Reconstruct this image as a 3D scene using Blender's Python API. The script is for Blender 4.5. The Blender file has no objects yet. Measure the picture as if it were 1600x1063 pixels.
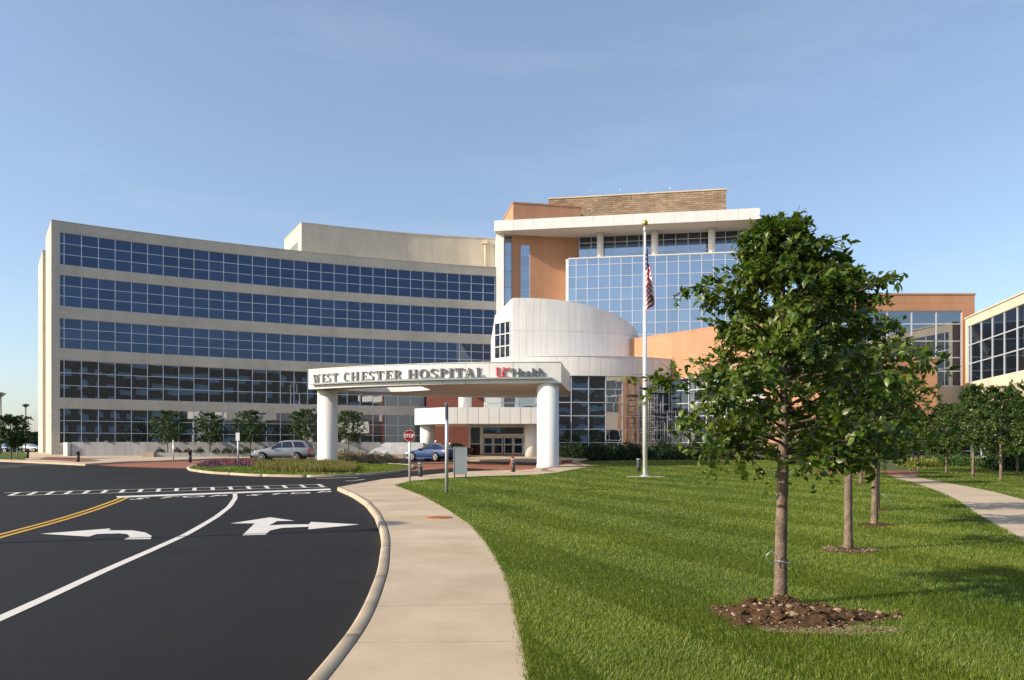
import bpy, bmesh, math, random
import numpy as np
from mathutils import Vector, Matrix
from mathutils.geometry import tessellate_polygon
R = math.radians
SC = bpy.context.scene
COL = SC.collection
random.seed(7); np.random.seed(7)

# ------------------------------------------------------------------ camera
EYE, FPX, HX, HY = 1.8, 1200.0, 800.0, 700.0      # eye height, focal length and horizon measured on the photograph
cam = bpy.data.cameras.new('camera'); camo = bpy.data.objects.new('camera', cam); COL.objects.link(camo)
cam.lens = 27.0; cam.sensor_width = 36.0; cam.shift_y = 168.5 / 1600; cam.clip_end = 6000; cam.clip_start = 0.05
camo.location = (0, 0, EYE); camo.rotation_euler = (math.pi / 2, 0, 0)
SC.camera = camo

# ------------------------------------------------------------------ light
SUN_EL, SUN_AZ = 27.0, 19.0
S = Vector((-math.cos(R(SUN_EL)) * math.cos(R(SUN_AZ)), -math.cos(R(SUN_EL)) * math.sin(R(SUN_AZ)), math.sin(R(SUN_EL))))
world = bpy.data.worlds.new('World'); SC.world = world; world.use_nodes = True
wn, wl = world.node_tree.nodes, world.node_tree.links
sky = wn.new('ShaderNodeTexSky'); sky.sky_type = 'NISHITA'; sky.sun_disc = False
sky.sun_elevation = R(SUN_EL); sky.sun_rotation = math.atan2(S.x, S.y) % (2 * math.pi)
sky.altitude = 200; sky.air_density = 1.0; sky.dust_density = 1.5; sky.ozone_density = 2.6
bg = wn['Background']; bg.inputs[1].default_value = 0.15
# faint high cirrus streaks over the whole sky
tc = wn.new('ShaderNodeTexCoord'); mp = wn.new('ShaderNodeMapping'); wl.new(tc.outputs['Generated'], mp.inputs[0])
mp.inputs['Scale'].default_value = (1.2, 2.0, 7.0); mp.inputs['Rotation'].default_value = (0.0, R(14), 0.3)
nz = wn.new('ShaderNodeTexNoise'); nz.inputs['Scale'].default_value = 1.7; nz.inputs['Detail'].default_value = 7; nz.inputs['Roughness'].default_value = .62
wl.new(mp.outputs[0], nz.inputs['Vector'])
cr = wn.new('ShaderNodeValToRGB'); cr.color_ramp.elements[0].position = .50; cr.color_ramp.elements[1].position = .82
cr.color_ramp.elements[1].color = (.10, .10, .10, 1); wl.new(nz.outputs[0], cr.inputs[0])
mx = wn.new('ShaderNodeMixRGB'); mx.inputs[2].default_value = (5.0, 5.4, 6.0, 1)
hz = wn.new('ShaderNodeMixRGB'); hz.inputs[0].default_value = .22; hz.inputs[2].default_value = (2.3, 2.4, 2.65, 1); wl.new(sky.outputs[0], hz.inputs[1])   # thin even haze over the whole sky
wl.new(cr.outputs[0], mx.inputs[0]); wl.new(hz.outputs[0], mx.inputs[1]); wl.new(mx.outputs[0], bg.inputs[0])
sl = bpy.data.lights.new('sun', 'SUN'); sl.energy = 4.5; sl.angle = R(.53); sl.color = (1, .86, .68)
so = bpy.data.objects.new('sun', sl); COL.objects.link(so); so.rotation_euler = S.to_track_quat('Z', 'Y').to_euler()
so.location = (-40, -20, 60)
SC.view_settings.view_transform = 'Standard'; SC.view_settings.look = 'None'; SC.view_settings.gamma = 1
SC.view_settings.use_curve_mapping = False; SC.view_settings.exposure = 0.57
SC.cycles.use_denoising = True; SC.cycles.max_bounces = 6; SC.cycles.transparent_max_bounces = 8

# ------------------------------------------------------------------ helpers: terrain and measuring
KN = [(-400, 0), (18, 0), (40, .1), (50, .4), (62, .68), (72, .85), (80, 1.1), (4000, 1.1)]
def zg(Y):
    for (a, za), (b, zb) in zip(KN, KN[1:]):
        if Y <= b: return za + (zb - za) * (Y - a) / (b - a)
    return 1.1
def zg_np(Y): return np.interp(Y, [k[0] for k in KN], [k[1] for k in KN])
def PX(px, Y): return (px - HX) / FPX * Y                  # world X of a picture column at depth Y
def PZ(py, Y): return EYE + (HY - py) / FPX * Y            # world Z of a picture row at depth Y
def gp(px, py, dz=0.0):                                    # ground point under a picture point
    lo, hi = 2.0, 400.0
    for _ in range(60):
        m = .5 * (lo + hi)
        if (EYE - zg(m) - dz) / m * FPX > py - HY: lo = m
        else: hi = m
    return (PX(px, lo), lo)

# ------------------------------------------------------------------ helpers: objects
def tag(o, label=None, cat=None, group=None, kind=None):
    if label: o['label'] = label
    if cat: o['category'] = cat
    if group: o['group'] = group
    if kind: o['kind'] = kind
    return o
def empty(name, loc=(0, 0, 0), rz=0, label=None, cat=None, group=None):
    o = bpy.data.objects.new(name, None); COL.objects.link(o); o.location = loc; o.rotation_euler = (0, 0, rz)
    o.empty_display_size = .3
    return tag(o, label, cat, group)
def link(name, me, parent=None, loc=None, rz=None):
    o = bpy.data.objects.new(name, me); COL.objects.link(o)
    if parent: o.parent = parent
    if loc is not None: o.location = loc
    if rz is not None: o.rotation_euler = (0, 0, rz)
    return o
def children(o): return [c for c in COL.objects if c.parent == o]
def copy_tree(o, parent=None):
    c = o.copy(); COL.objects.link(c); c.parent = parent
    for ch in list(o.children): copy_tree(ch, c)
    return c

class MB:
    """collects shapes; build() links them as one mesh object"""
    def __init__(s): s.v = []; s.f = []; s.mi = []; s.m = 0; s.smooth = []
    def add(s, vs, fs, smooth=False):
        n = len(s.v); s.v += [tuple(v) for v in vs]
        for f in fs: s.f.append([i + n for i in f]); s.mi.append(s.m); s.smooth.append(smooth)
    def box(s, c, size, rz=0, ry=0, rx=0):
        M = Matrix.Translation(c) @ Matrix.Rotation(rz, 4, 'Z') @ Matrix.Rotation(ry, 4, 'Y') @ Matrix.Rotation(rx, 4, 'X')
        x, y, z = size[0] / 2, size[1] / 2, size[2] / 2
        vs = [M @ Vector(p) for p in ((-x, -y, -z), (x, -y, -z), (x, y, -z), (-x, y, -z), (-x, -y, z), (x, -y, z), (x, y, z), (-x, y, z))]
        s.add(vs, [(0, 3, 2, 1), (4, 5, 6, 7), (0, 1, 5, 4), (1, 2, 6, 5), (2, 3, 7, 6), (3, 0, 4, 7)])
    def bar(s, a, b, w, h=None):
        """square bar between two points"""
        a, b = Vector(a), Vector(b); d = b - a; L = d.length
        if L < 1e-6: return
        h = h or w; q = d.to_track_quat('X', 'Z').to_matrix().to_4x4(); M = Matrix.Translation((a + b) / 2) @ q
        x, y, z = L / 2, w / 2, h / 2
        vs = [M @ Vector(p) for p in ((-x, -y, -z), (x, -y, -z), (x, y, -z), (-x, y, -z), (-x, -y, z), (x, -y, z), (x, y, z), (-x, y, z))]
        s.add(vs, [(0, 3, 2, 1), (4, 5, 6, 7), (0, 1, 5, 4), (1, 2, 6, 5), (2, 3, 7, 6), (3, 0, 4, 7)])
    def tube(s, pts, rad, n=8, cap=True):
        pts = [Vector(p) for p in pts]
        if not hasattr(rad, '__len__'): rad = [rad] * len(pts)
        vs = []; fs = []
        up = Vector((0, 0, 1)); 
        for i, p in enumerate(pts):
            t = (pts[min(i + 1, len(pts) - 1)] - pts[max(i - 1, 0)]).normalized()
            a = t.cross(Vector((.31, .95, .05)) if abs(t.y) < .9 else Vector((1, 0, 0))).normalized(); b = t.cross(a)
            for k in range(n):
                an = 2 * math.pi * k / n
                vs.append(p + (a * math.cos(an) + b * math.sin(an)) * rad[i])
        for i in range(len(pts) - 1):
            for k in range(n):
                fs.append((i * n + k, i * n + (k + 1) % n, (i + 1) * n + (k + 1) % n, (i + 1) * n + k))
        if cap: fs.append(tuple(range(n))[::-1]); fs.append(tuple(range((len(pts) - 1) * n, len(pts) * n)))
        s.add(vs, fs, True)
    def lathe(s, c, prof, n=24):
        c = Vector(c); vs = []; fs = []
        for (r, z) in prof:
            for k in range(n):
                an = 2 * math.pi * k / n; vs.append(c + Vector((r * math.cos(an), r * math.sin(an), z)))
        for i in range(len(prof) - 1):
            for k in range(n): fs.append((i * n + k, i * n + (k + 1) % n, (i + 1) * n + (k + 1) % n, (i + 1) * n + k))
        fs.append(tuple(range(n))[::-1]); fs.append(tuple(range((len(prof) - 1) * n, len(prof) * n)))
        s.add(vs, fs, True)
    def prism(s, loops, z0, z1):
        """polygon (first loop outer, others holes) extruded from z0 to z1"""
        if not isinstance(loops[0][0], (tuple, list)): loops = [loops]
        flat = [p for l in loops for p in l]
        tris = tessellate_polygon([[Vector((p[0], p[1], 0)) for p in l] for l in loops])
        n = len(flat); vs = [(p[0], p[1], z0) for p in flat] + [(p[0], p[1], z1) for p in flat]; fs = []
        for t in tris:
            a, b, c = [Vector(flat[i][:2]) for i in t]
            up = (b - a).cross(c - a) if hasattr((b - a), 'cross') else 1
            up = (b.x - a.x) * (c.y - a.y) - (b.y - a.y) * (c.x - a.x)
            t = t if up > 0 else t[::-1]
            fs.append(tuple(i + n for i in t)); fs.append(tuple(t[::-1]))
        o = 0
        for li, l in enumerate(loops):
            ar = sum(l[i][0] * l[(i + 1) % len(l)][1] - l[(i + 1) % len(l)][0] * l[i][1] for i in range(len(l)))
            ccw = (ar > 0) == (li == 0)
            for i in range(len(l)):
                j = (i + 1) % len(l); q = (o + i, o + j, o + j + n, o + i + n)
                fs.append(q if ccw else q[::-1])
            o += len(l)
        s.add(vs, fs)
    def wall(s, line, z0, z1, th, off=0.0):
        """upright slab along a line of plan points, outer face on the right-hand side (towards the camera when the line runs left to right)"""
        pts = [Vector(p) for p in line]; outer = []; inner = []
        for i, p in enumerate(pts):
            d = (pts[min(i + 1, len(pts) - 1)] - pts[max(i - 1, 0)]).normalized(); n = Vector((d.y, -d.x))
            outer.append(p + n * off); inner.append(p + n * (off - th))
        for i in range(len(pts) - 1):
            a, b, c, d = outer[i], outer[i + 1], inner[i + 1], inner[i]
            vs = [(*a, z0), (*b, z0), (*c, z0), (*d, z0), (*a, z1), (*b, z1), (*c, z1), (*d, z1)]
            fs = [(0, 3, 2, 1), (4, 5, 6, 7), (0, 1, 5, 4), (2, 3, 7, 6)]
            if i == 0: fs.append((3, 0, 4, 7))
            if i == len(pts) - 2: fs.append((1, 2, 6, 5))
            s.add(vs, fs)
    def mesh(s, name, mats, smooth=None):
        me = bpy.data.meshes.new(name); me.from_pydata(s.v, [], s.f)
        mats = mats if isinstance(mats, (list, tuple)) else [mats]
        for m in mats: me.materials.append(m)
        me.polygons.foreach_set('material_index', s.mi)
        me.polygons.foreach_set('use_smooth', s.smooth if smooth is None else [smooth] * len(s.f))
        me.update(); return me
    def build(s, name, mats, parent=None, loc=None, rz=None, smooth=None, bevel=0):
        o = link(name, s.mesh(name, mats, smooth), parent, loc, rz)
        if bevel:
            b = o.modifiers.new('bevel', 'BEVEL'); b.width = bevel; b.segments = 2; b.limit_method = 'ANGLE'
        return o
def ms(*a): return MB()

def np_mesh(name, verts, tris, mat, smooth=False):
    """large triangle mesh from numpy arrays"""
    me = bpy.data.meshes.new(name); nv, nt = len(verts), len(tris)
    me.vertices.add(nv); me.vertices.foreach_set('co', np.ascontiguousarray(verts, dtype=np.float32).ravel())
    me.loops.add(nt * 3); me.loops.foreach_set('vertex_index', np.ascontiguousarray(tris, dtype=np.int32).ravel())
    me.polygons.add(nt); me.polygons.foreach_set('loop_start', np.arange(0, nt * 3, 3, dtype=np.int32))
    if smooth: me.polygons.foreach_set('use_smooth', np.ones(nt, dtype=bool))
    me.update(calc_edges=True)
    for m in (mat if isinstance(mat, (list, tuple)) else [mat]): me.materials.append(m)
    return me

# ------------------------------------------------------------------ materials
def new_mat(name):
    m = bpy.data.materials.new(name); m.use_nodes = True
    nt = m.node_tree; return m, nt, nt.nodes, nt.links, nt.nodes['Principled BSDF']
def C4(c): return (c[0], c[1], c[2], 1)
def pos_node(n): return n.new('ShaderNodeNewGeometry').outputs['Position']
def noise(n, l, vec, scale, detail=4, rough=.55):
    t = n.new('ShaderNodeTexNoise'); t.inputs['Scale'].default_value = scale; t.inputs['Detail'].default_value = detail
    t.inputs['Roughness'].default_value = rough
    if vec is not None: l.new(vec, t.inputs['Vector'])
    return t.outputs[0]
def ramp(n, l, fac, a, b, ca, cb):
    r = n.new('ShaderNodeValToRGB'); r.color_ramp.elements[0].position = a; r.color_ramp.elements[1].position = b
    r.color_ramp.elements[0].color = C4(ca); r.color_ramp.elements[1].color = C4(cb); l.new(fac, r.inputs[0]); return r.outputs[0]
def mix(n, l, fac, a, b, mode='MIX'):
    x = n.new('ShaderNodeMixRGB'); x.blend_type = mode
    for i, v in ((0, fac), (1, a), (2, b)):
        if isinstance(v, (int, float)): x.inputs[i].default_value = v
        elif isinstance(v, tuple): x.inputs[i].default_value = C4(v)
        else: l.new(v, x.inputs[i])
    return x.outputs[0]
def bump(n, l, p, h, strength=.3, dist=.01):
    b = n.new('ShaderNodeBump'); b.inputs['Strength'].default_value = strength; b.inputs['Distance'].default_value = dist
    l.new(h, b.inputs['Height']); l.new(b.outputs[0], p.inputs['Normal'])
def surf(name, col, rough=.7, var=.12, scale=2.0, fine=0, metallic=0, spec=.3, bstr=.0, bscale=60, streak=0):
    """plain material with two scales of tone variation"""
    m, nt, n, l, p = new_mat(name); g = pos_node(n)
    lo = tuple(c * (1 - var) for c in col); hi = tuple(min(1, c * (1 + var)) for c in col)
    c = ramp(n, l, noise(n, l, g, scale, 5), .3, .7, lo, hi)
    if fine:
        f = ramp(n, l, noise(n, l, g, bscale, 3), .35, .65, (1 - fine,) * 3, (1 + fine,) * 3); c = mix(n, l, 1.0, c, f, 'MULTIPLY')
    if streak:
        mpn = n.new('ShaderNodeMapping'); mpn.inputs['Scale'].default_value = (1.6, 1.6, .12); l.new(g, mpn.inputs[0])
        f = ramp(n, l, noise(n, l, mpn.outputs[0], 1.3, 5), .35, .7, (1 - streak,) * 3, (1, 1, 1)); c = mix(n, l, 1.0, c, f, 'MULTIPLY')
    l.new(c, p.inputs['Base Color']); p.inputs['Roughness'].default_value = rough; p.inputs['Metallic'].default_value = metallic
    p.inputs['Specular IOR Level'].default_value = spec
    if bstr: bump(n, l, p, noise(n, l, g, bscale, 4), bstr, .01)
    return m
def coursed(name, c1, c2, mortar, d, bw, bh, rough=.85, msize=.012, streak=.12, bstr=.25, var=.1, off=.5):
    """masonry seen from afar: courses laid along plan direction d"""
    m, nt, n, l, p = new_mat(name); g = pos_node(n)
    dt = n.new('ShaderNodeVectorMath'); dt.operation = 'DOT_PRODUCT'; dt.inputs[1].default_value = (d[0], d[1], 0); l.new(g, dt.inputs[0])
    sx = n.new('ShaderNodeSeparateXYZ'); l.new(g, sx.inputs[0]); cx = n.new('ShaderNodeCombineXYZ')
    l.new(dt.outputs['Value'], cx.inputs[0]); l.new(sx.outputs[2], cx.inputs[1])
    b = n.new('ShaderNodeTexBrick'); l.new(cx.outputs[0], b.inputs['Vector']); b.inputs['Scale'].default_value = 1
    b.inputs['Brick Width'].default_value = bw; b.inputs['Row Height'].default_value = bh; b.inputs['Mortar Size'].default_value = msize
    b.offset = off; b.inputs['Color1'].default_value = C4(c1); b.inputs['Color2'].default_value = C4(c2); b.inputs['Mortar'].default_value = C4(mortar)
    b.inputs['Mortar Smooth'].default_value = .3
    f = ramp(n, l, noise(n, l, g, .35, 5), .3, .7, (1 - var,) * 3, (1 + var * .6,) * 3); c = mix(n, l, 1.0, b.outputs['Color'], f, 'MULTIPLY')
    if streak:
        mpn = n.new('ShaderNodeMapping'); mpn.inputs['Scale'].default_value = (1, 1, .1); l.new(g, mpn.inputs[0])
        f = ramp(n, l, noise(n, l, mpn.outputs[0], .9, 6), .4, .75, (1, 1, 1), (1 - streak,) * 3); c = mix(n, l, 1.0, c, f, 'MULTIPLY')
    l.new(c, p.inputs['Base Color']); p.inputs['Roughness'].default_value = rough; p.inputs['Specular IOR Level'].default_value = .2
    inv = n.new('ShaderNodeMath'); inv.operation = 'SUBTRACT'; inv.inputs[0].default_value = 1; l.new(b.outputs['Fac'], inv.inputs[1])
    bump(n, l, p, inv.outputs[0], bstr, .02); return m
def glass(name, base, tint, refl, wav=.02, wscale=.7, rough=.0):
    """coated window glass: dark body behind a tinted mirror-like coat, slightly wavy"""
    m, nt, n, l, p = new_mat(name); n.remove(p); out = n['Material Output']
    g = pos_node(n); oi = n.new('ShaderNodeObjectInfo')
    ad = n.new('ShaderNodeVectorMath'); ad.operation = 'ADD'; l.new(g, ad.inputs[0])
    cb = n.new('ShaderNodeCombineXYZ'); mm = n.new('ShaderNodeMath'); mm.operation = 'MULTIPLY'; mm.inputs[1].default_value = 40; l.new(oi.outputs['Random'], mm.inputs[0])
    l.new(mm.outputs[0], cb.inputs[0]); l.new(cb.outputs[0], ad.inputs[1])
    bp = n.new('ShaderNodeBump'); bp.inputs['Strength'].default_value = 1; bp.inputs['Distance'].default_value = wav
    l.new(noise(n, l, ad.outputs[0], wscale, 1), bp.inputs['Height'])
    d = n.new('ShaderNodeBsdfDiffuse'); d.inputs[0].default_value = C4(base)
    gl = n.new('ShaderNodeBsdfGlossy'); gl.inputs['Roughness'].default_value = rough; l.new(bp.outputs[0], gl.inputs['Normal'])
    tv = ramp(n, l, oi.outputs['Random'], 0, 1, tuple(c * .9 for c in tint), tuple(min(1, c * 1.08) for c in tint)); l.new(tv, gl.inputs[0])
    fr = n.new('ShaderNodeFresnel'); fr.inputs[0].default_value = 1.5
    ma = n.new('ShaderNodeMath'); ma.operation = 'MULTIPLY_ADD'; ma.use_clamp = True; ma.inputs[1].default_value = .8; ma.inputs[2].default_value = refl; l.new(fr.outputs[0], ma.inputs[0])
    x = n.new('ShaderNodeMixShader'); l.new(ma.outputs[0], x.inputs[0]); l.new(d.outputs[0], x.inputs[1]); l.new(gl.outputs[0], x.inputs[2])
    l.new(x.outputs[0], out.inputs[0]); return m
def leafmat(name, c1, c2, trans=.3, rough=.35, spec=.5, scale=1.5, tcol=None):
    m, nt, n, l, p = new_mat(name); g = pos_node(n); out = n['Material Output']
    wn_ = n.new('ShaderNodeTexWhiteNoise'); 
    gi = n.new('ShaderNodeNewGeometry')
    l.new(gi.outputs['Random Per Island'], wn_.inputs['Vector'])
    c = ramp(n, l, gi.outputs['Random Per Island'], 0, 1, c1, c2)
    f = ramp(n, l, noise(n, l, g, scale, 3), .3, .7, (.75,) * 3, (1.2,) * 3); c = mix(n, l, 1.0, c, f, 'MULTIPLY')
    l.new(c, p.inputs['Base Color']); p.inputs['Roughness'].default_value = rough; p.inputs['Specular IOR Level'].default_value = spec
    t = n.new('ShaderNodeBsdfTranslucent'); tc_ = mix(n, l, 1.0, c, tcol or (1.5, 1.7, .7), 'MULTIPLY'); l.new(tc_, t.inputs[0])
    x = n.new('ShaderNodeMixShader'); x.inputs[0].default_value = trans; l.new(p.outputs[0], x.inputs[1]); l.new(t.outputs[0], x.inputs[2]); l.new(x.outputs[0], out.inputs[0])
    return m

U_W = Vector((44.2, 20.3)).normalized()          # plan direction of the west wing
M = {}
M['cream'] = coursed('cream stone', (.61, .55, .45), (.58, .52, .42), (.49, .44, .355), U_W, .6, .3, streak=.12, msize=.012, bstr=.15)
M['cream_r'] = coursed('cream stone right', (.60, .52, .40), (.58, .50, .385), (.50, .43, .33), (.21, .98), .6, .3, streak=.06, bstr=.1)
M['terra'] = coursed('terracotta tile', (.47, .255, .15), (.45, .24, .14), (.35, .185, .11), (1, -.05), 1.0, .5, msize=.014, streak=.08, off=0, bstr=.15)
M['terra_s'] = coursed('terracotta tile side', (.47, .26, .155), (.45, .245, .145), (.36, .19, .115), (.63, -.78), 1.0, .5, msize=.014, streak=.06, off=0, bstr=.15)
M['rough'] = coursed('split face stone', (.40, .30, .20), (.25, .175, .115), (.20, .145, .10), (.987, -.16), .83, .27, msize=.03, streak=.1, bstr=1.0, var=.25, off=.37)
M['redbrick'] = coursed('red brick', (.22, .065, .045), (.17, .05, .038), (.20, .12, .10), (1, 0), .22, .075, msize=.008, streak=.1, bstr=.2)
M['brownbrick'] = coursed('brown brick', (.34, .24, .16), (.30, .21, .14), (.28, .21, .15), (1, 0), .6, .25, streak=.1)
M['white'] = surf('white metal panel', (.78, .765, .73), .4, .05, .6, spec=.4, streak=.10)
M['white2'] = surf('white column paint', (.76, .75, .72), .5, .05, 1.0, spec=.35, streak=.10)
M['soffit'] = surf('soffit panel', (.62, .58, .52), .6, .03, .8)
M['alu'] = surf('pale mullion aluminium', (.58, .61, .66), .35, .04, 3, metallic=.3, spec=.5)
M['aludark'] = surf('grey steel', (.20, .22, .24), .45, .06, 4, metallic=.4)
M['galv'] = surf('galvanised pole', (.55, .57, .6), .4, .06, 5, metallic=.5)
M['polewhite'] = surf('brushed aluminium pole', (.80, .80, .80), .3, .03, 3, metallic=.25, spec=.5)
M['gold'] = surf('gold ball', (.75, .42, .09), .28, .05, 5, metallic=.9)
M['glass_w'] = glass('dark blue glass', (.008, .014, .035), (.30, .38, .56), .17, wav=.003, wscale=.9)
M['glass_low'] = glass('lobby glass', (.012, .016, .024), (.70, .74, .80), .36, wav=.0012, wscale=.8)
M['glass_t'] = glass('sky blue glass', (.08, .13, .21), (.62, .68, .76), .58, wav=.004, wscale=.5)
M['glass_a'] = glass('atrium glass', (.012, .017, .026), (.70, .76, .85), .36, wav=.006, wscale=.7)
M['glass_r'] = glass('right wing glass', (.010, .013, .018), (.6, .68, .78), .10, wav=.004, wscale=.7)
M['asphalt'] = None
def mat_paint(name, col):
    m, nt, n, l, p = new_mat(name); g = pos_node(n)
    c = ramp(n, l, noise(n, l, g, 2.5, 5), .3, .7, tuple(x * .88 for x in col), col)
    w1 = ramp(n, l, noise(n, l, g, 38, 5, .7), .58, .70, (0, 0, 0), (.55,) * 3); c = mix(n, l, w1, c, (.10, .098, .092))
    w2 = ramp(n, l, noise(n, l, g, 170, 2), .60, .68, (0, 0, 0), (.5,) * 3); c = mix(n, l, w2, c, (.06, .06, .06))
    l.new(c, p.inputs['Base Color']); p.inputs['Roughness'].default_value = .65; p.inputs['Specular IOR Level'].default_value = .2; bump(n, l, p, noise(n, l, g, 130, 3), .4, .006); return m
M['paint'] = mat_paint('white road paint', (.70, .675, .62))
M['yellow'] = mat_paint('yellow road paint', (.62, .36, .05))
M['curb'] = surf('curb concrete', (.42, .345, .25), .85, .2, 1.3, fine=.1, bscale=120, bstr=.3)
M['wallconc'] = surf('retaining wall concrete', (.42, .42, .42), .85, .10, .8, fine=.05, bscale=30, streak=.25)
M['joint'] = surf('joint filler', (.14, .115, .085), .95, .15, 5)
M['paver'] = coursed('red pavers', (.34, .14, .09), (.28, .115, .075), (.2, .11, .08), (1, 0), .2, .1, streak=0)
M['bark'] = None
M['black'] = surf('black plastic', (.018, .018, .02), .45, .1, 8)
M['bolldark'] = surf('dark bollard paint', (.045, .047, .05), .5, .1, 6)
M['rubber'] = surf('tyre rubber', (.015, .015, .016), .8, .1, 8)
M['rim'] = surf('alloy rim', (.6, .6, .6), .3, .05, 5, metallic=.7)
M['red'] = surf('sign red', (.27, .014, .016), .45, .05, 5)
M['redlamp'] = surf('red lamp', (.5, .02, .02), .2, .05, 5, spec=.6)
M['orange'] = surf('cone orange', (.75, .13, .03), .5, .05, 5)
M['signwhite'] = surf('sign white', (.8, .8, .8), .45, .03, 5)
M['letter'] = surf('letter grey', (.15, .155, .155), .4, .05, 5, metallic=.3)
M['logo_red'] = surf('logo red', (.60, .045, .06), .4, .04, 5)
M['rust'] = surf('rusty iron', (.36, .15, .055), .85, .3, 14, fine=.2, bscale=90, bstr=.5)
M['panelgrey'] = surf('sign panel grey', (.30, .34, .345), .5, .06, 2)
M['silver'] = surf('silver car paint', (.36, .365, .375), .28, .02, 2, metallic=.45, spec=.6)
M['blue'] = surf('blue car paint', (.03, .06, .17), .25, .02, 2, metallic=.25, spec=.6)
M['darkcar'] = surf('black car paint', (.012, .012, .014), .22, .02, 2, spec=.6)
M['carglass'] = glass('car glass', (.01, .012, .014), (.75, .8, .85), .10, wav=0)
M['lampglass'] = surf('headlamp', (.8, .8, .78), .15, .03, 5, spec=.6)
M['flagred'] = surf('flag red', (.40, .02, .035), .8, .06, 5)
M['flagwhite'] = surf('flag white', (.75, .73, .70), .8, .04, 5)
M['flagblue'] = surf('flag blue', (.02, .03, .13), .8, .06, 5)
M['wire'] = surf('tie wire', (.55, .62, .66), .35, .05, 5, metallic=.6)
M['skin'] = surf('skin', (.55, .33, .24), .6, .04, 8)
M['hair'] = surf('white hair', (.75, .73, .70), .8, .06, 20)
M['shirt'] = surf('dark shirt', (.05, .055, .08), .85, .1, 8)
M['twig'] = surf('twig bark', (.07, .055, .035), .8, .2, 12)
M['leaf'] = leafmat('pear leaf', (.032, .072, .009), (.130, .178, .022), .32, .38, .42)
M['leaf2'] = leafmat('glossy leaf', (.026, .062, .010), (.080, .130, .020), .25, .42, .4)
M['leaf_far'] = leafmat('planter tree leaf', (.030, .065, .020), (.065, .11, .033), .2, .5, .3)
M['hedge'] = leafmat('hedge leaf', (.012, .033, .010), (.03, .06, .015), .15, .45, .35)
M['shrub'] = leafmat('shrub leaf', (.03, .075, .015), (.06, .12, .02), .2, .45, .35)
M['yellowleaf'] = leafmat('yellow green leaf', (.12, .16, .03), (.28, .26, .06), .25, .5, .3)
M['ograss'] = leafmat('ornamental grass', (.10, .13, .03), (.30, .25, .09), .3, .6, .2, scale=2.5, tcol=(1.2, 1.2, .8))
M['pink'] = leafmat('pink shrub', (.20, .23, .09), (.60, .46, .36), .2, .6, .2, tcol=(1, 1, 1))
M['redflower'] = leafmat('red flower', (.30, .05, .03), (.45, .09, .05), .2, .6, .2, tcol=(1, 1, 1))
M['purpleflower'] = leafmat('purple flower', (.07, .05, .11), (.16, .07, .14), .2, .6, .2, tcol=(1, 1, 1))

def mat_asphalt():
    m, nt, n, l, p = new_mat('asphalt'); g = pos_node(n)
    c = ramp(n, l, noise(n, l, g, .25, 6, .6), .3, .75, (.0090, .0090, .0098), (.0150, .0150, .0162))
    f = ramp(n, l, noise(n, l, g, 75, 3), .3, .72, (.5,) * 3, (1.7,) * 3); c = mix(n, l, 1.0, c, f, 'MULTIPLY')
    mpn = n.new('ShaderNodeMapping'); mpn.inputs['Scale'].default_value = (.06, 1.2, 1); mpn.inputs['Rotation'].default_value = (0, 0, .12); l.new(g, mpn.inputs[0])
    f = ramp(n, l, noise(n, l, mpn.outputs[0], 1.2, 5), .35, .7, (.88,) * 3, (1.12,) * 3); c = mix(n, l, 1.0, c, f, 'MULTIPLY')
    l.new(c, p.inputs['Base Color']); p.inputs['Specular IOR Level'].default_value = .22
    l.new(ramp(n, l, noise(n, l, g, .5, 4), .3, .7, (.72,) * 3, (.86,) * 3), p.inputs['Roughness'])
    bump(n, l, p, noise(n, l, g, 130, 3), .5, .008); return m
M['asphalt'] = mat_asphalt()
def mat_concrete():
    m, nt, n, l, p = new_mat('walk concrete'); g = pos_node(n); oi = n.new('ShaderNodeObjectInfo')
    c = ramp(n, l, noise(n, l, g, .9, 6, .6), .3, .72, (.41, .328, .23), (.53, .432, .315))
    f = ramp(n, l, oi.outputs['Random'], 0, 1, (.93,) * 3, (1.05,) * 3); c = mix(n, l, 1.0, c, f, 'MULTIPLY')
    st = ramp(n, l, noise(n, l, g, .55, 3, .5), .56, .72, (0, 0, 0), (.42,) * 3); c = mix(n, l, st, c, (.42, .27, .15))
    mpn = n.new('ShaderNodeMapping'); mpn.inputs['Scale'].default_value = (6, 90, 1); l.new(g, mpn.inputs[0])
    f = ramp(n, l, noise(n, l, mpn.outputs[0], 1.0, 3), .3, .7, (.94,) * 3, (1.05,) * 3); c = mix(n, l, 1.0, c, f, 'MULTIPLY')
    f = ramp(n, l, noise(n, l, g, 140, 2), .3, .7, (.92,) * 3, (1.06,) * 3); c = mix(n, l, 1.0, c, f, 'MULTIPLY')
    l.new(c, p.inputs['Base Color']); p.inputs['Roughness'].default_value = .85; p.inputs['Specular IOR Level'].default_value = .2
    bump(n, l, p, noise(n, l, mpn.outputs[0], 1.2, 3), .25, .004); return m
M['concrete'] = mat_concrete()
def mat_bark():
    m, nt, n, l, p = new_mat('bark'); g = pos_node(n)
    mpn = n.new('ShaderNodeMapping'); mpn.inputs['Scale'].default_value = (1, 1, .8); l.new(g, mpn.inputs[0])
    c = ramp(n, l, noise(n, l, mpn.outputs[0], 9, 6, .65), .3, .72, (.085, .062, .046), (.27, .205, .155))
    f = ramp(n, l, noise(n, l, g, 55, 3), .35, .65, (.75,) * 3, (1.2,) * 3); c = mix(n, l, 1.0, c, f, 'MULTIPLY')
    l.new(c, p.inputs['Base Color']); p.inputs['Roughness'].default_value = .85; p.inputs['Specular IOR Level'].default_value = .2
    bump(n, l, p, noise(n, l, mpn.outputs[0], 40, 4), .7, .012); return m
M['bark'] = mat_bark()
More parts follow.
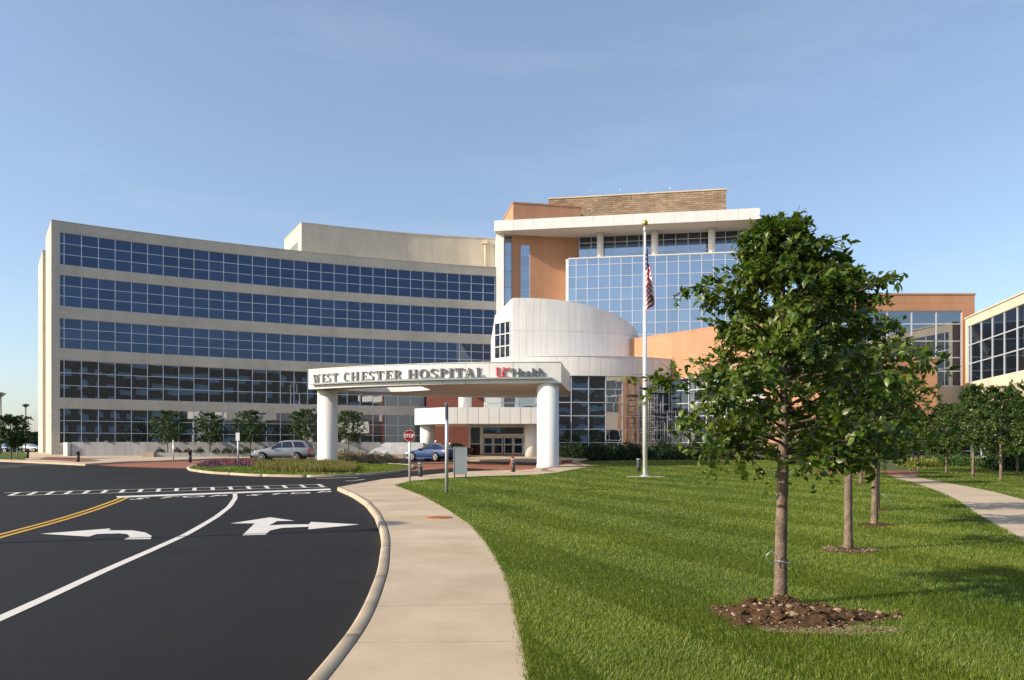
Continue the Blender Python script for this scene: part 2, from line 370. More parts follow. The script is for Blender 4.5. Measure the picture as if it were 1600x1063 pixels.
def mat_soil():
    m, nt, n, l, p = new_mat('soil'); g = pos_node(n)
    c = ramp(n, l, noise(n, l, g, 14, 6, .7), .3, .72, (.045, .027, .015), (.165, .098, .053))
    f = ramp(n, l, noise(n, l, g, 70, 3), .35, .65, (.7,) * 3, (1.3,) * 3); c = mix(n, l, 1.0, c, f, 'MULTIPLY')
    l.new(c, p.inputs['Base Color']); p.inputs['Roughness'].default_value = .95; p.inputs['Specular IOR Level'].default_value = .1
    bump(n, l, p, noise(n, l, g, 45, 5, .7), .9, .03); return m
M['soil'] = mat_soil()
M['stone'] = surf('pale stones', (.30, .215, .145), .85, .45, 11, fine=.15, bscale=60)
def mat_lawn():
    m, nt, n, l, p = new_mat('lawn turf'); g = pos_node(n)
    c = ramp(n, l, noise(n, l, g, .45, 5, .6), .3, .7, (.045, .080, .012), (.09, .12, .02))
    f = ramp(n, l, noise(n, l, g, 60, 3), .3, .7, (.7,) * 3, (1.3,) * 3); c = mix(n, l, 1.0, c, f, 'MULTIPLY')
    l.new(c, p.inputs['Base Color']); p.inputs['Roughness'].default_value = .9; p.inputs['Specular IOR Level'].default_value = .1; return m
M['turf'] = mat_lawn()
def mat_blade():
    m, nt, n, l, p = new_mat('grass blade'); g = pos_node(n); out = n['Material Output']; gi = n.new('ShaderNodeNewGeometry')
    a = ramp(n, l, noise(n, l, g, .20, 6, .65), .34, .66, (.085, .150, .019), (.198, .245, .036))
    c = mix(n, l, 1.0, a, ramp(n, l, gi.outputs['Random Per Island'], 0, 1, (.6, .65, .6), (1.35, 1.3, 1.2)), 'MULTIPLY')
    dry = ramp(n, l, gi.outputs['Random Per Island'], .965, .97, (0, 0, 0), (1, 1, 1)); c = mix(n, l, dry, c, (.30, .25, .11))
    l.new(c, p.inputs['Base Color']); p.inputs['Roughness'].default_value = .42; p.inputs['Specular IOR Level'].default_value = .3
    t = n.new('ShaderNodeBsdfTranslucent'); l.new(mix(n, l, 1.0, c, (1.5, 1.5, .7), 'MULTIPLY'), t.inputs[0])
    x = n.new('ShaderNodeMixShader'); x.inputs[0].default_value = .32; l.new(p.outputs[0], x.inputs[1]); l.new(t.outputs[0], x.inputs[2]); l.new(x.outputs[0], out.inputs[0]); return m
M['blade'] = mat_blade()
M['officeglass'] = surf('pale window band', (.55, .62, .72), .3, .1, .3)
M['field'] = surf('far field', (.06, .085, .03), .95, .25, .05)

# ------------------------------------------------------------------ ground sheets
def sheet(name, pts, dz, mat, thick=0.0, kind='structure', parent=None):
    """polygon of plan points draped on the terrain, dz above it, with an optional skirt"""
    bm = bmesh.new(); vs = [bm.verts.new((p[0], p[1], 0)) for p in pts]; 
    tris = tessellate_polygon([[Vector((p[0], p[1], 0)) for p in pts]])
    for t in tris:
        a, b, c = [pts[i] for i in t]
        up = (b[0] - a[0]) * (c[1] - a[1]) - (b[1] - a[1]) * (c[0] - a[0])
        try: bm.faces.new([vs[i] for i in (t if up > 0 else t[::-1])])
        except ValueError: pass
    for ky, _ in KN[1:-1]:
        bmesh.ops.bisect_plane(bm, geom=bm.verts[:] + bm.edges[:] + bm.faces[:], plane_co=(0, ky, 0), plane_no=(0, 1, 0))
    if thick:
        be = [e for e in bm.edges if len(e.link_faces) == 1]
        r = bmesh.ops.extrude_edge_only(bm, edges=be)
        low = {v for v in r['geom'] if isinstance(v, bmesh.types.BMVert)}
    else: low = set()
    for v in bm.verts: v.co.z = zg(v.co.y) + dz - (thick if v in low else 0)
    bmesh.ops.recalc_face_normals(bm, faces=bm.faces)
    me = bpy.data.meshes.new(name); bm.to_mesh(me); bm.free(); me.materials.append(mat)
    o = link(name, me, parent)
    if kind: o['kind'] = kind
    return o

sheet('ground', [(-2500, -400), (2500, -400), (2500, 3900), (-2500, 3900)], -.06, M['field'])
sheet('road', [(-140, -60), (14, -60), (14, 70.5), (-140, 70.5)], 0.0, M['asphalt'])

DZ = .14
curb_px = [(480, 1063), (510, 1025), (545, 985), (570, 940), (590, 890), (597, 844), (595, 826), (586, 802), (571, 784), (550, 771), (527, 761.5)]
edge_px = [(828, 1063), (816, 1000), (801, 930), (787, 890), (766, 855), (737, 820), (702, 797), (662, 775), (617, 758)]
curbW = [(-1.62, -12), (-1.6, 2)] + [gp(*p, DZ) for p in curb_px]
edgeW = [(.16, -12), (.15, 2)] + [gp(*p, DZ) for p in edge_px]
def resample(pts, n):
    P = np.array(pts); d = np.r_[0, np.cumsum(np.hypot(*np.diff(P, axis=0).T))]; t = np.linspace(0, d[-1], n)
    return np.c_[np.interp(t, d, P[:, 0]), np.interp(t, d, P[:, 1])]
def smooth(P, k=3):
    P = P.copy()
    for _ in range(k): P[1:-1] = .25 * P[:-2] + .5 * P[1:-1] + .25 * P[2:]
    return P
curbC = smooth(resample(curbW, 260), 14); edgeC = smooth(resample(edgeW, 260), 14)
def offset(P, d):
    t = np.gradient(P, axis=0); t /= np.hypot(t[:, 0], t[:, 1])[:, None]; return P + np.c_[t[:, 1], -t[:, 0]] * d
curbI = offset(curbC, .145)
tip = gp(617, 758, DZ)
# walkway running on behind the lawn, towards the entrance
back_front = [gp(*p, DZ) for p in [(640, 752), (675, 748.6), (709, 746.5), (757, 743.8), (799, 742.8), (840, 741.5), (872, 738), (918, 729)]]
back_rear = [gp(*p, DZ) for p in [(527, 761.5), (600, 748.5), (661, 743), (708, 738), (760, 735.5), (800, 735), (832, 733.5), (845, 727), (880, 722.5), (900, 724)]]
def ribbon_solid(name, A, B, dz, th, mat, parent=None, kind=None, bevel=0.0):
    """solid strip between two edges A (left) and B (right) following the terrain"""
    n = len(A); mb = MB(); vs = []
    for (a, b) in zip(A, B):
        za, zb = zg(a[1]) + dz, zg(b[1]) + dz
        vs += [(a[0], a[1], za), (b[0], b[1], zb), (b[0], b[1], zb - th), (a[0], a[1], za - th)]
    fs = [(0, 1, 2, 3), tuple((n - 1) * 4 + i for i in (3, 2, 1, 0))]
    for i in range(n - 1):
        o = i * 4
        for k in range(4): fs.append((o + k, o + 4 + k, o + 4 + (k + 1) % 4, o + (k + 1) % 4))
    mb.add(vs, fs); ob = mb.build(name, mat, parent, bevel=bevel)
    if kind: ob['kind'] = kind
    return ob
# sidewalk bed (joint filler) with each slab on it
walk_poly = [tuple(p) for p in curbI] + back_rear[1:] + [back_front[-1]] + back_front[::-1][1:] + [tuple(p) for p in edgeC[::-1]]
walk = sheet('sidewalk', walk_poly, DZ - .02, M['joint'], .16)
LI = smooth(resample(curbI, 600), 2); RQ = resample(edgeC, 1500)
tl_ = np.gradient(LI, axis=0); ix = np.array([np.argmin(np.hypot(RQ[:, 0] - p[0] - q[1] * 1.6 / np.hypot(*q), RQ[:, 1] - p[1] + q[0] * 1.6 / np.hypot(*q))) for p, q in zip(LI, tl_)])
ix = np.maximum.accumulate(ix).astype(float); kf = np.clip((np.arange(600) - 480) / 119, 0, 1); ix = ix * (1 - kf) + kf * np.interp(np.arange(600), [480, 599], [ix[480], 1499])
ix = np.convolve(np.r_[[ix[0]] * 12, ix, [ix[-1]] * 12], np.ones(25) / 25, 'valid'); ix[-1] = 1499
RI = np.c_[np.interp(ix, np.arange(1500), RQ[:, 0]), np.interp(ix, np.arange(1500), RQ[:, 1])]
# joints: equal steps along the middle of the walk
mid = .5 * (LI + RI); dl = np.r_[0, np.cumsum(np.hypot(*np.diff(mid, axis=0).T))]
nj = int(dl[-1] / 1.53); gap = .011
for k in range(nj):
    s0, s1 = dl[-1] * k / nj + gap, dl[-1] * (k + 1) / nj - gap
    t = np.linspace(s0, s1, 7)
    A = np.c_[np.interp(t, dl, LI[:, 0]), np.interp(t, dl, LI[:, 1])]; B = np.c_[np.interp(t, dl, RI[:, 0]), np.interp(t, dl, RI[:, 1])]
    w = (B - A) / np.hypot(*(B - A).T)[:, None]
    ribbon_solid('slab', A + w * .012, B, DZ + random.uniform(-.0015, .0015), .10, M['concrete'], walk, bevel=.006)
# slabs behind the lawn
Lb = resample(back_rear, 300); Rb = resample([tip] + back_front, 300)
midb = .5 * (Lb + Rb); db = np.r_[0, np.cumsum(np.hypot(*np.diff(midb, axis=0).T))]; nb = int(db[-1] / 1.6)
for k in range(nb):
    t = np.linspace(db[-1] * k / nb + gap, db[-1] * (k + 1) / nb - gap, 5)
    A = np.c_[np.interp(t, db, Lb[:, 0]), np.interp(t, db, Lb[:, 1])]; B = np.c_[np.interp(t, db, Rb[:, 0]), np.interp(t, db, Rb[:, 1])]
    ribbon_solid('slab', A, B, DZ, .10, M['concrete'], walk)
# curb: a run of stones with thin joints, rounded shoulder
def curb_run(name, C, w, dz, step=3.0, label=None):
    root = None; d = np.r_[0, np.cumsum(np.hypot(*np.diff(C, axis=0).T))]; n = max(1, int(d[-1] / step)); I = offset(C, w)
    root = ribbon_solid(name, offset(C, .03)[::4], offset(C, w - .02)[::4], dz - .03, .2, M['joint'], None, 'structure')
    for k in range(n):
        t = np.linspace(d[-1] * k / n + .006, d[-1] * (k + 1) / n - .006, 9)
        A = np.c_[np.interp(t, d, C[:, 0]), np.interp(t, d, C[:, 1])]; B = np.c_[np.interp(t, d, I[:, 0]), np.interp(t, d, I[:, 1])]
        a = (B - A) / np.hypot(*(B - A).T)[:, None]
        mb = MB(); vs = []; prof = [(-.015, -.3), (-.004, -.04), (.004, -.018), (.02, -.004), (.035, 0), (w - .008, 0), (w, -.012), (w, -.3)]
        for i in range(9):
            for (u, z) in prof: q = A[i] + a[i] * u; vs.append((q[0], q[1], zg(q[1]) + dz + z))
        m_ = len(prof); fs = []
        for i in range(8):
            for j in range(m_ - 1): fs.append((i * m_ + j, i * m_ + j + 1, (i + 1) * m_ + j + 1, (i + 1) * m_ + j))
        fs.append(tuple(range(m_))[::-1]); fs.append(tuple(range(8 * m_, 9 * m_)))
        mb.add(vs, fs, True); mb.build('curb_stone', M['curb'], root)
    return root
curb_run('curb', curbC, .145, DZ + .008)

# lawns
path_L = [gp(*p, DZ) for p in [(1390, 743.5), (1437, 758), (1470, 770), (1499, 784.6), (1520, 800)]] + [(8.95, 13.3), (7.4, 9), (6.8, 4), (6.8, -12)]
path_R = [gp(*p, DZ) for p in [(1428, 743.5), (1457, 750.5), (1494, 757), (1551, 768), (1600, 781)]] + [(12.6, 16), (10.3, 11), (8.9, 4), (8.9, -12)]
lawn_poly = [tuple(p) for p in edgeC] + back_front + [gp(*p, DZ) for p in [(905, 722), (1000, 719), (1200, 719), (1370, 722), (1385, 738)]] + path_L
lawn = sheet('lawn', lawn_poly, DZ - .012, M['turf'], .1)
lawnR_poly = path_R[::-1] + [gp(1436, 738, DZ), (31, 58), (34, 52), (33.5, 44), (33, 20), (30, -12)]
sheet('side_lawn', lawnR_poly, DZ - .012, M['turf'], .1)
pw = sheet('garden_path', path_L[::-1] and (path_L + path_R[::-1]), DZ - .02, M['joint'], .1)
Lp = resample(path_L, 300); Rp = resample(path_R, 300); mp_ = .5 * (Lp + Rp); dp = np.r_[0, np.cumsum(np.hypot(*np.diff(mp_, axis=0).T))]; npth = int(dp[-1] / 1.7)
for k in range(npth):
    t = np.linspace(dp[-1] * k / npth + .006, dp[-1] * (k + 1) / npth - .006, 4)
    A = np.c_[np.interp(t, dp, Lp[:, 0]), np.interp(t, dp, Lp[:, 1])]; B = np.c_[np.interp(t, dp, Rp[:, 0]), np.interp(t, dp, Rp[:, 1])]
    ribbon_solid('slab', A, B, DZ, .08, M['concrete'], pw)
sheet('brick_path', [gp(*p, DZ) for p in [(1240, 741), (1385, 741), (1390, 743), (1434, 743), (1434, 737), (1400, 735), (1240, 736.5)]], DZ - .004, M['paver'], .1)
sheet('brick_forecourt', [gp(*p) for p in [(640, 737), (720, 730.5), (800, 737), (850, 736), (842, 728), (760, 724), (690, 722), (640, 724), (600, 727), (575, 731)]], .008, M['paver'])
sheet('entrance_paving', [gp(*p, DZ) for p in [(845, 736.5), (872, 737.5), (930, 728.5), (900, 722), (858, 720), (700, 718), (700, 715)]] + [(-6.5, 80), (6, 80), (8, 72)], DZ, M['concrete'], .2)
# plaza in front of the west wing, brick apron
plaza = [gp(*p, DZ) for p in [(-140, 714), (0, 719), (60, 721.5), (133, 725), (200, 721), (255, 719.5), (330, 716.5), (420, 715), (520, 714.4), (640, 714)]]
sheet('plaza', plaza + [(-5, 84), (-5, 99), (-60, 99), (-75, 78)], DZ, M['concrete'], .25)
sheet('brick_apron', [gp(*p) for p in [(133, 725.8), (187, 729.6), (240, 731.2), (297, 732.2), (318, 726), (330, 719), (255, 721.6), (200, 723.5)]], .008, M['paver'])
sheet('brick_band', [gp(*p, DZ) for p in [(60, 718), (128, 722.3), (160, 720), (112, 715), (72, 714)]], DZ + .006, M['paver'])
sheet('verge', [gp(*p, DZ) for p in [(-200, 716), (-2, 717.5), (38, 718.5), (44, 712), (30, 705)]] + [(-190, 130)], DZ + .012, M['turf'])

# planted island in the drive
isl_px = [(296, 730), (300, 733), (330, 737), (400, 741), (470, 742.5), (520, 742), (570, 740), (610, 736.5), (640, 731.5), (646, 727), (620, 724.5), (560, 723), (470, 722.5), (380, 722), (330, 723.5), (303, 727)]
islC = smooth(np.vstack([resample([gp(*p, .12) for p in isl_px + isl_px[:1]], 160)]), 3)
sheet('planting_island', [tuple(p) for p in islC[:-1]], .10, M['turf'], .1)
curb_run('island_curb', islC[::-1], -.16 * -1, .13, 2.6) if False else curb_run('island_curb', offset(islC, 0), -.16 if False else .16, .13, 2.6)

# ------------------------------------------------------------------ road markings
def decal(name, pts, mat, dz=.006): return sheet(name, pts, dz, mat)
def stripe(name, line, w, mat, dz=.006, n=60):
    C = smooth(resample(line, n), 2); A = offset(C, -w / 2); B = offset(C, w / 2)
    mb = MB(); vs = []
    for a, b in zip(A, B): vs += [(a[0], a[1], zg(a[1]) + dz), (b[0], b[1], zg(b[1]) + dz)]
    mb.add(vs, [(2 * i, 2 * i + 1, 2 * i + 3, 2 * i + 2) for i in range(n - 1)]); o = mb.build(name, mat); o['kind'] = 'structure'; return o
G = lambda L: [gp(*p) for p in L]
stripe('lane_line', [(-4.6, 3.0), (-5.0, 5.6)] + G([(0, 967), (80, 931), (159, 894), (239, 859), (290, 836), (338, 808), (358, 792.5), (367.5, 779), (367, 769.5)]), .15, M['paint'], n=120)
yl = [(-9.0, 10), (-9.65, 12.8)] + G([(0, 838), (60, 822), (110, 808), (150, 795), (180, 784), (194, 778)])
yC = smooth(resample(yl, 80), 4)
stripe('yellow_line', offset(yC, .11), .11, M['yellow'], n=80); stripe('yellow_line', offset(yC, -.11), .11, M['yellow'], n=80)
decal('turn_arrow', G([(63.7, 834.6), (173, 826.3), (170.3, 829.2), (207, 829.4), (227, 832.6), (236.8, 837.8), (235.6, 843), (193.8, 843.4), (203, 839), (199, 835.3), (187, 834), (151, 835), (139, 839)]), M['paint'])
decal('straight_right_arrow', G([(360, 818.4), (422, 808.8), (460.5, 814.3), (433, 814.8), (420, 821.5), (444, 820.2), (482.5, 819.8), (485.8, 816), (562, 820), (481.7, 827.7), (482.5, 823.6), (441, 825.3), (422, 829.4), (415, 836), (378.6, 837), (398, 818.3)]), M['paint'])
decal('stop_bar', G([(181, 775.8), (370, 769), (516, 763.8), (517, 766.2), (370, 771.2), (184, 778.3)]), M['paint'])
cwU = G([(6, 770.5), (150, 766.5), (330, 762), (505, 757)]); cwL = G([(14, 775), (150, 771.2), (330, 766.2), (512, 761.3)])
stripe('crosswalk_line', cwU, .14, M['paint']); stripe('crosswalk_line', cwL, .14, M['paint'])
for k in range(18):
    x = 22 + k * 28.2; yu = np.interp(x, [6, 505], [770.5, 757]); yl_ = np.interp(x, [14, 512], [775, 761.3])
    stripe('crosswalk_rung', G([(x + (310 - x) * .024, yu), (x - (310 - x) * .024, yl_)]), .16, M['paint'], .0075, 6)
for a, b, w in (((494, 748.5), (560, 746), .14), ((540, 752), (570, 749.5), .14)):
    stripe('lane_line', G([a, b]), w, M['paint'], n=10)
for (a, b) in (((0, 727.5), (75, 726.5)), ((0, 730.5), (30, 729.5))): stripe('lane_line', G([a, b]), .16, M['paint'], n=10)

# ------------------------------------------------------------------ lettering
def text_mesh(txt, size, depth, mat, bold=0.0, width=1.0):
    cu = bpy.data.curves.new('t', 'FONT'); cu.body = txt; cu.size = size; cu.extrude = depth; cu.offset = bold; cu.align_x = 'CENTER'; cu.resolution_u = 4
    o = bpy.data.objects.new('t', cu); COL.objects.link(o); bpy.context.view_layer.update()
    me = bpy.data.meshes.new_from_object(o.evaluated_get(bpy.context.evaluated_depsgraph_get())); bpy.data.objects.remove(o)
    for v in me.vertices: v.co.x *= width
    me.materials.clear(); me.materials.append(mat); return me
# STOP painted twice behind the stop bar
STOPX = [(219, 777.2), (262, 775.4), (303, 774), (342, 772.8), (398, 771.5), (433, 770), (470, 768.7), (507, 766.8)]
for (px, py), ch in zip(STOPX, 'STOPSTOP'):
    x, y = gp(px, py + 2.4); me = text_mesh(ch, 1.25, 0, M['paint'], .02, .78)
    o = link('painted_letter', me, None, (x, y - .45, zg(y) + .009)); o.rotation_euler = (math.atan2(zg(y + .5) - zg(y - .5), 1), 0, 0); o['kind'] = 'structure'

# serif capitals built from strokes: unit height, list of polygons per letter
def seg_poly(x0, y0, x1, y1, w):
    return [(x0 - w / 2, y0), (x0 + w / 2, y0), (x1 + w / 2, y1), (x1 - w / 2, y1)]
def rect(x0, y0, x1, y1): return [(x0, y0), (x1, y0), (x1, y1), (x0, y1)]
def arc_poly(cx, cy, rx, ry, wx, wy, a0, a1, n=14):
    A = [R(a0 + (a1 - a0) * i / n) for i in range(n + 1)]
    return [(cx + rx * math.cos(a), cy + ry * math.sin(a)) for a in A] + [(cx + (rx - wx) * math.cos(a), cy + (ry - wy) * math.sin(a)) for a in A[::-1]]
T, t, sf = .19, .085, .075
def serif(x, y, w): return rect(x - w / 2, y, x + w / 2, y + sf)
SER = {
 'I': (.42, [rect(.11, 0, .31, 1), serif(.21, 0, .42), serif(.21, 1 - sf, .42)]),
 'L': (.72, [rect(.10, 0, .29, 1), serif(.2, 1 - sf, .4), rect(0, 0, .72, sf * 1.2), rect(.64, 0, .72, .30)]),
 'T': (.86, [rect(.33, 0, .53, 1), serif(.43, 0, .44), rect(0, 1 - sf * 1.2, .86, 1), rect(0, .70, .08, 1), rect(.78, .70, .86, 1)]),
 'E': (.74, [rect(.10, 0, .29, 1), rect(0, 0, .74, sf * 1.2), rect(0, 1 - sf * 1.2, .72, 1), rect(.2, .47, .55, .55), rect(.50, .38, .56, .64), rect(.67, 0, .74, .28), rect(.65, .74, .72, 1)]),
 'H': (.96, [rect(.09, 0, .28, 1), rect(.68, 0, .87, 1), rect(.2, .46, .76, .55), serif(.185, 0, .37), serif(.185, 1 - sf, .37), serif(.775, 0, .37), serif(.775, 1 - sf, .37)]),
 'W': (1.15, [seg_poly(.36, 0, .14, 1, .2), seg_poly(.36, 0, .58, .96, .09), seg_poly(.79, 0, .57, .96, .2), seg_poly(.79, 0, 1.0, 1, .09), serif(.14, 1 - sf, .34), serif(1.0, 1 - sf, .3)]),
 'A': (.96, [seg_poly(.80, 0, .48, 1, .2), seg_poly(.14, 0, .46, 1, .09), rect(.24, .30, .70, .38), serif(.14, 0, .3), serif(.80, 0, .34)]),
 'O': (.92, [arc_poly(.46, .5, .46, .52, .19, .08, 0, 360, 26)]),
 'C': (.86, [arc_poly(.46, .5, .46, .52, .19, .08, 42, 318, 22), rect(.72, .70, .79, 1.0), rect(.72, .06, .78, .22)]),
 'S': (.66, [arc_poly(.33, .745, .31, .275, .15, .09, 20, 270, 16), arc_poly(.33, .275, .33, .295, .17, .09, -160, 90, 16), rect(.56, .76, .62, 1.0), rect(.0, .0, .06, .24)]),
 'P': (.76, [rect(.10, 0, .29, 1), serif(.195, 0, .42), arc_poly(.40, .74, .36, .26, .18, .08, -90, 90, 12), rect(0, 1 - sf, .42, 1), rect(.2, .48, .42, .56)]),
 'R': (.86, [rect(.10, 0, .29, 1), serif(.195, 0, .40), arc_poly(.40, .74, .34, .26, .18, .08, -90, 90, 12), rect(0, 1 - sf, .42, 1), rect(.2, .48, .42, .56), seg_poly(.74, 0, .42, .52, .2), serif(.76, 0, .24)]),
}
def flat_letter(polys, w, h, depth, mat, name='letter'):
    """upright letter in the local XZ plane, facing -Y, pieces a hair apart in depth"""
    mb = MB()
    for i, poly in enumerate(polys):
        xs = MB(); xs.prism([poly], 0, depth - .003 * i)
        mb.add([(v[0] * w, -v[2], v[1] * h) for v in xs.v], [f[::1] for f in xs.f])
    me = mb.mesh(name, mat)
    bm = bmesh.new(); bm.from_mesh(me); bmesh.ops.recalc_face_normals(bm, faces=bm.faces); bm.to_mesh(me); bm.free(); return me

# ------------------------------------------------------------------ generic glazing
def pane_cache():
    c = {}
    def get(w, h, mat):
        k = (round(w, 2), round(h, 2), mat.name)
        if k not in c:
            m = MB(); m.box((0, 0, 0), (w, .03, h)); c[k] = m.mesh('pane', mat)
        return c[k]
    return get
PANE = pane_cache()
rnd = random.Random(3)
def add_pane(parent, a, b, z0, z1, mat, inset=.06, tilt=.0016, name='pane', margin=.03):
    a, b = Vector(a), Vector(b); d = b - a; w = d.length - 2 * margin; d.normalize(); nrm = Vector((d.y, -d.x))
    c = (a + b) / 2 - nrm * inset
    o = link(name, PANE(w, z1 - z0 - 2 * margin, mat), parent, (c.x, c.y, (z0 + z1) / 2), 0)
    o.rotation_euler = (rnd.gauss(0, tilt), 0, math.atan2(d.y, d.x) + rnd.gauss(0, tilt)); return o
def mullions(mb, line, zs, w=.07, depth=.10, off=.02, verticals=True, ends=True):
    """bars on every line point and every height"""
    pts = [Vector(p) for p in line]
    for i, p in enumerate(pts):
        d = (pts[min(i + 1, len(pts) - 1)] - pts[max(i - 1, 0)]).normalized(); nrm = Vector((d.y, -d.x)); rz = math.atan2(d.y, d.x)
        q = p + nrm * (off - depth / 2)
        if verticals: mb.box((q.x, q.y, (zs[0] + zs[-1]) / 2), (w, depth, zs[-1] - zs[0]), rz)
    for i in range(len(pts) - 1):
        d = (pts[i + 1] - pts[i]); L = d.length; d.normalize(); nrm = Vector((d.y, -d.x)); rz = math.atan2(d.y, d.x)
        q = (pts[i] + pts[i + 1]) / 2 + nrm * (off - .004 - depth / 2)
        for z in zs: mb.box((q.x, q.y, z), (L, depth, w * .85), rz)
def lerp2(a, b, t): return (a[0] + (b[0] - a[0]) * t, a[1] + (b[1] - a[1]) * t)
def divide(a, b, n): return [lerp2(a, b, i / n) for i in range(n + 1)]

# ------------------------------------------------------------------ west wing (curved)
ACX, ACY, AR = 33.5, -38.2, 140.0
th0 = math.atan2(77 - ACY, -46.2 - ACX)
def arcp(s, off=0.0):                            # point s metres along the concave front, off towards the street
    a = th0 - s / AR; r = AR - off; return (ACX + r * math.cos(a), ACY + r * math.sin(a))
wing = empty('hospital_wing', (*arcp(24), 1.1), 0, 'long curved cream wing with five bands of dark blue windows', 'building')
def W(o): o.matrix_parent_inverse = o.parent.matrix_world.inverted(); return o
bpy.context.view_layer.update()
class Under:
    """build straight into world space under an Empty"""
    def __init__(s, root): s.root = root; bpy.context.view_layer.update(); s.inv = root.matrix_world.inverted()
    def __call__(s, o): o.matrix_parent_inverse = s.inv; return o
wing.location = (0, 0, 0)
SL = 49.5
line_full = [arcp(s) for s in np.linspace(0, SL, 50)]
bands = [(1.0, 2.08), (5.80, 6.85), (10.70, 11.85), (14.90, 16.10), (19.26, 20.30), (23.53, 24.60)]
rows = [(2.08, 5.80), (6.85, 10.70), (11.85, 14.90), (16.10, 19.26), (20.30, 23.53)]
for i, (z0, z1) in enumerate(bands):
    mb = MB(); mb.wall(line_full[::1] if True else 0, z0 - (.5 if i == 0 else 0), z1, .5); mb.build('spandrel', M['cream'], wing)
mb = MB(); mb.wall([arcp(s) for s in (0, .35, .7)], 1.0, 24.6, .5, -.0); 
mb = MB()
for (z0, z1) in rows: mb.wall([arcp(s) for s in (0, .35, .72)], z0, z1, .5)
mb.build('corner_pier', M['cream'], wing)
cop = MB(); cop.wall(line_full, 24.6, 24.68, .6, .03); cop.build('coping', M['cream_r'], wing)
cols = [.72, 1.12] + [1.12 + 1.535 * (k + 1) for k in range(31)]
for ri, (z0, z1) in enumerate(rows):
    mat = M['glass_low'] if ri < 2 else M['glass_w']
    zs = [z0 + (z1 - z0) * k / 3 for k in range(4)]
    fr = MB(); mullions(fr, [arcp(s, -.12) for s in cols], zs, .075, .12, .03); band = fr.build('window_frame', M['alu'], wing)
    rest = MB()
    for c in range(len(cols) - 1):
        for k in range(3):
            a, b = arcp(cols[c], -.12), arcp(cols[c + 1], -.12)
            if c < 20: add_pane(band, a, b, zs[k], zs[k + 1], mat, .05)
            else:
                A, B = Vector(a), Vector(b); d = (B - A).normalized(); n_ = Vector((d.y, -d.x)); q = (A + B) / 2 - n_ * .05
                rest.box((q.x, q.y, (zs[k] + zs[k + 1]) / 2), ((B - A).length - .06, .03, zs[k + 1] - zs[k] - .06), math.atan2(d.y, d.x) + rnd.gauss(0, .0016), 0, rnd.gauss(0, .0016))
    tag(rest.build('window_panes', mat, band), kind='stuff')
# body behind the glazing, end wall and rear block
nW = Vector((-.57, .82))
e0 = Vector(arcp(0)); e1 = e0 + nW * 7.7
body = MB(); back = [arcp(s, -.55) for s in np.linspace(0.0, SL, 16)]
far = [(p[0] - .42 * 9, p[1] + .91 * 9) for p in back[::-1]]
body.prism([back + far], .8, 24.45); body.build('inner_wall', M['cream'], wing)
ew = MB(); ew.wall([tuple(e1 + nW * .0), tuple(e0)], .8, 24.6, .5, .0); ew.build('end_wall', M['cream'], wing)
rb = MB(); r0 = Vector((-54.4, 89)); r1 = Vector((-59.7, 96.8)); rb.prism([[tuple(r0), tuple(r0 + Vector((16, 8))), tuple(r1 + Vector((16, 8))), tuple(r1)]], .8, PZ(391, 89)); rb.build('rear_block', M['cream'], wing)
rc = MB(); rc.prism([[tuple(e1 + Vector((.6, .2))), tuple(e1 + Vector((14, 8))), tuple(r0 + Vector((14, 8))), tuple(r0 + Vector((1.6, .3)))]], .8, 23.8); rc.build('recess_wall', M['cream'], wing)
# plant room on the roof
pA, pB, pC = Vector((PX(471, 95), 95)), Vector((PX(775, 102.3) + 2, 102.6)), Vector((-30.5, 102.9))
front = [lerp2(pA, pB, t_) for t_ in np.linspace(0, 1, 9)]
front = [(p[0] - .42 * 1.1 * math.sin(math.pi * k / 8), p[1] + .91 * 1.1 * math.sin(math.pi * k / 8)) for k, p in enumerate(front)]
pr = MB(); pr.prism([front + [(pB.x - 3, pB.y + 9), tuple(pC)]], 24.0, 29.6); plant = pr.build('plant_room', M['cream'], wing)
pr = MB(); pr.prism([[(p[0], p[1] - .06) for p in front] + [(pB.x - 3, pB.y + 9.1), (pC.x - .08, pC.y)]], 29.602, 29.72); pr.build('coping', M['cream_r'], plant)
lv = MB(); q0, q1 = Vector(pA).lerp(pC, .18), Vector(pA).lerp(pC, .62)
for k in range(9): lv.wall([(q1.x, q1.y), (q0.x, q0.y)], 25.3 + k * .28, 25.45 + k * .28, .1, .05)
lv.build('louvre', M['aludark'], plant)
dn = MB(); dpt = front[7]; dn.tube([(dpt[0], dpt[1] - .15, 24.7), (dpt[0], dpt[1] - .15, 29.0)], .16, 8); dn.box((dpt[0] - .05, dpt[1] - .2, 29.1), (.7, .4, .5)); dn.build('downpipe', M['cream_r'], plant)

# ------------------------------------------------------------------ red brick block beside the entrance
bk = MB(); bk.wall([(-9.2, 82.5), (-2.6, 82.5)], .7, 9.4, .4); o = bk.build('brick_block', M['redbrick'])
bk = MB(); bk.prism([[(-9.15, 82.91), (-2.6, 82.91), (-2.6, 92), (-9.15, 92)]], .7, 9.35); bk.build('dark_rear_volume', M['aludark'], o)  # unseen volume behind the brick, made dark so the wing windows reflect dark
tag(o, 'low red brick block between the curved wing and the glass entrance doors', 'building')

